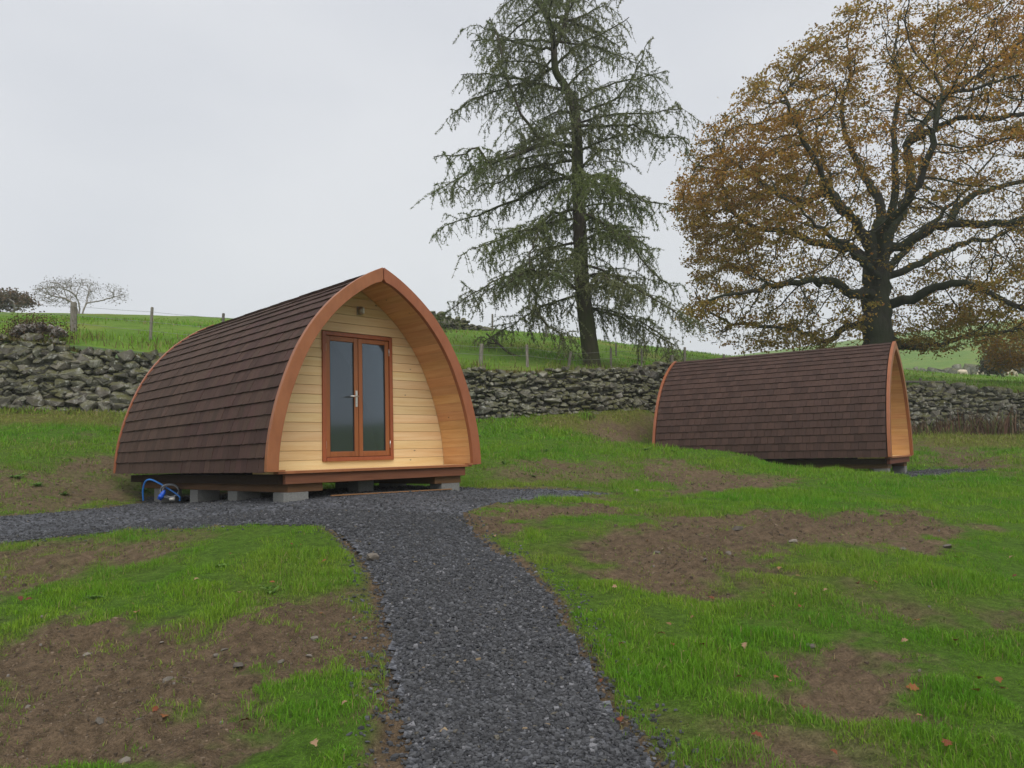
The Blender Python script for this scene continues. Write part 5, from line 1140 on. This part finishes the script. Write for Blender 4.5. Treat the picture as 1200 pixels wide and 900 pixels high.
for px, py, s in stones_px:
    p = ground_hit(px, py); o = obj('field_stone', random.choice(PEB)); o.location = (p[0], p[1], gz1(p[0], p[1]) + s * .1); o.rotation_euler = (random.uniform(-.3, .3), random.uniform(-.3, .3), random.uniform(0, 6.3)); o.scale = (s * .95, s * .7, s * .4)
    tag(o, ('larger' if s > .085 else 'small') + ' grey stone half sunk in the ' + ('wide bare earth beside the path bend' if px < 460 else 'bare earth patch between path and farther pod'), 'stone', 'stones in the bare earth')
p = ground_hit(438, 653.5); o = obj('field_stone', PEB[2]); o.location = (p[0], p[1], gz1(p[0], p[1]) + .03); o.scale = (.14, .10, .08); o.rotation_euler = (.2, .1, .9); tag(o, 'pale grey stone at the path edge beside the lush grass', 'stone')
# docks and other broad-leaved weeds
WEED = []
for i in range(4):
    b = MB(); nl = random.randint(6, 10)
    for k_ in range(nl):
        c = np.array(random.choice([(.11, .22, .04), (.16, .26, .06), (.09, .18, .03)])); v, t = leaf_mesh(c, random.uniform(.10, .22), random.uniform(.02, .042), 0, random.uniform(.2, .5), k_); a = k_ * 2.4 + random.uniform(-.4, .4); e_ = random.uniform(.15, 1.0)
        X = v[:, 0] * math.cos(e_) - v[:, 2] * math.sin(e_); Z = v[:, 0] * math.sin(e_) + v[:, 2] * math.cos(e_); v2 = np.c_[X * math.cos(a) - v[:, 1] * math.sin(a), X * math.sin(a) + v[:, 1] * math.cos(a), Z]; b.add(v2, None, t, c)
    me = b.mesh('dock_plant', True); me.materials.append(M['blade']); WEED.append(me)
for px, py, s in ((180, 571, 1.5), (170, 575, 1.3), (192, 568, 1.2), (320, 694, 1.0), (312, 690, .8), (110, 702, .8), (262, 662, .7), (744, 600, .9), (760, 598, .8), (757, 527, 1.6), (773, 528, 1.3), (818, 528, 1.4), (790, 530, 1.1), (928, 548, 1.4), (625, 560, 1.0), (590, 545, 1.1), (20, 560, 1.6), (45, 570, 1.4), (75, 577, 1.3), (133, 507, 1.5), (560, 512, 1.5), (640, 530, 1.2)):
    p = ground_hit(px, py); o = obj('dock_plant', random.choice(WEED)); o.location = (p[0], p[1], gz1(p[0], p[1]) - .01); o.rotation_euler = (0, 0, random.uniform(0, 6.3)); o.scale = (s * .55,) * 3
    place = ('beside the cable at the pod corner' if 165 < px < 195 else 'on the bank beside the gravel branch' if px < 140 and py < 600 else 'in the bare earth and turf beside the path bend' if px < 460 else 'along the side of the oak-side pod' if 750 < px < 940 and py < 560 else 'in the turf between path and oak' if py > 585 else 'in the turf between the two pods')
    tag(o, 'low broad leaved green weed ' + place, 'weed', 'broad leaved weeds ' + place)

# ------------------------------------------------------------------ damp hazy air
hz_b = MB(); hz_b.box((-130, -90, -9), (230, 300, 62)); hm = bpy.data.materials.new('damp air'); hm.use_nodes = True; hn = hm.node_tree; hn.nodes.clear()
ho = hn.nodes.new('ShaderNodeOutputMaterial'); hv = hn.nodes.new('ShaderNodeVolumePrincipled'); hv.inputs['Color'].default_value = (0.92, 0.94, 0.97, 1); hv.inputs['Density'].default_value = 0.0011; hv.inputs['Anisotropy'].default_value = 0.2
hn.links.new(hv.outputs[0], ho.inputs['Volume']); tag(hz_b.build('haze', hm), 'thin grey mist in the air over the fields', 'haze', kind='stuff')
scene.cycles.volume_bounces = 2
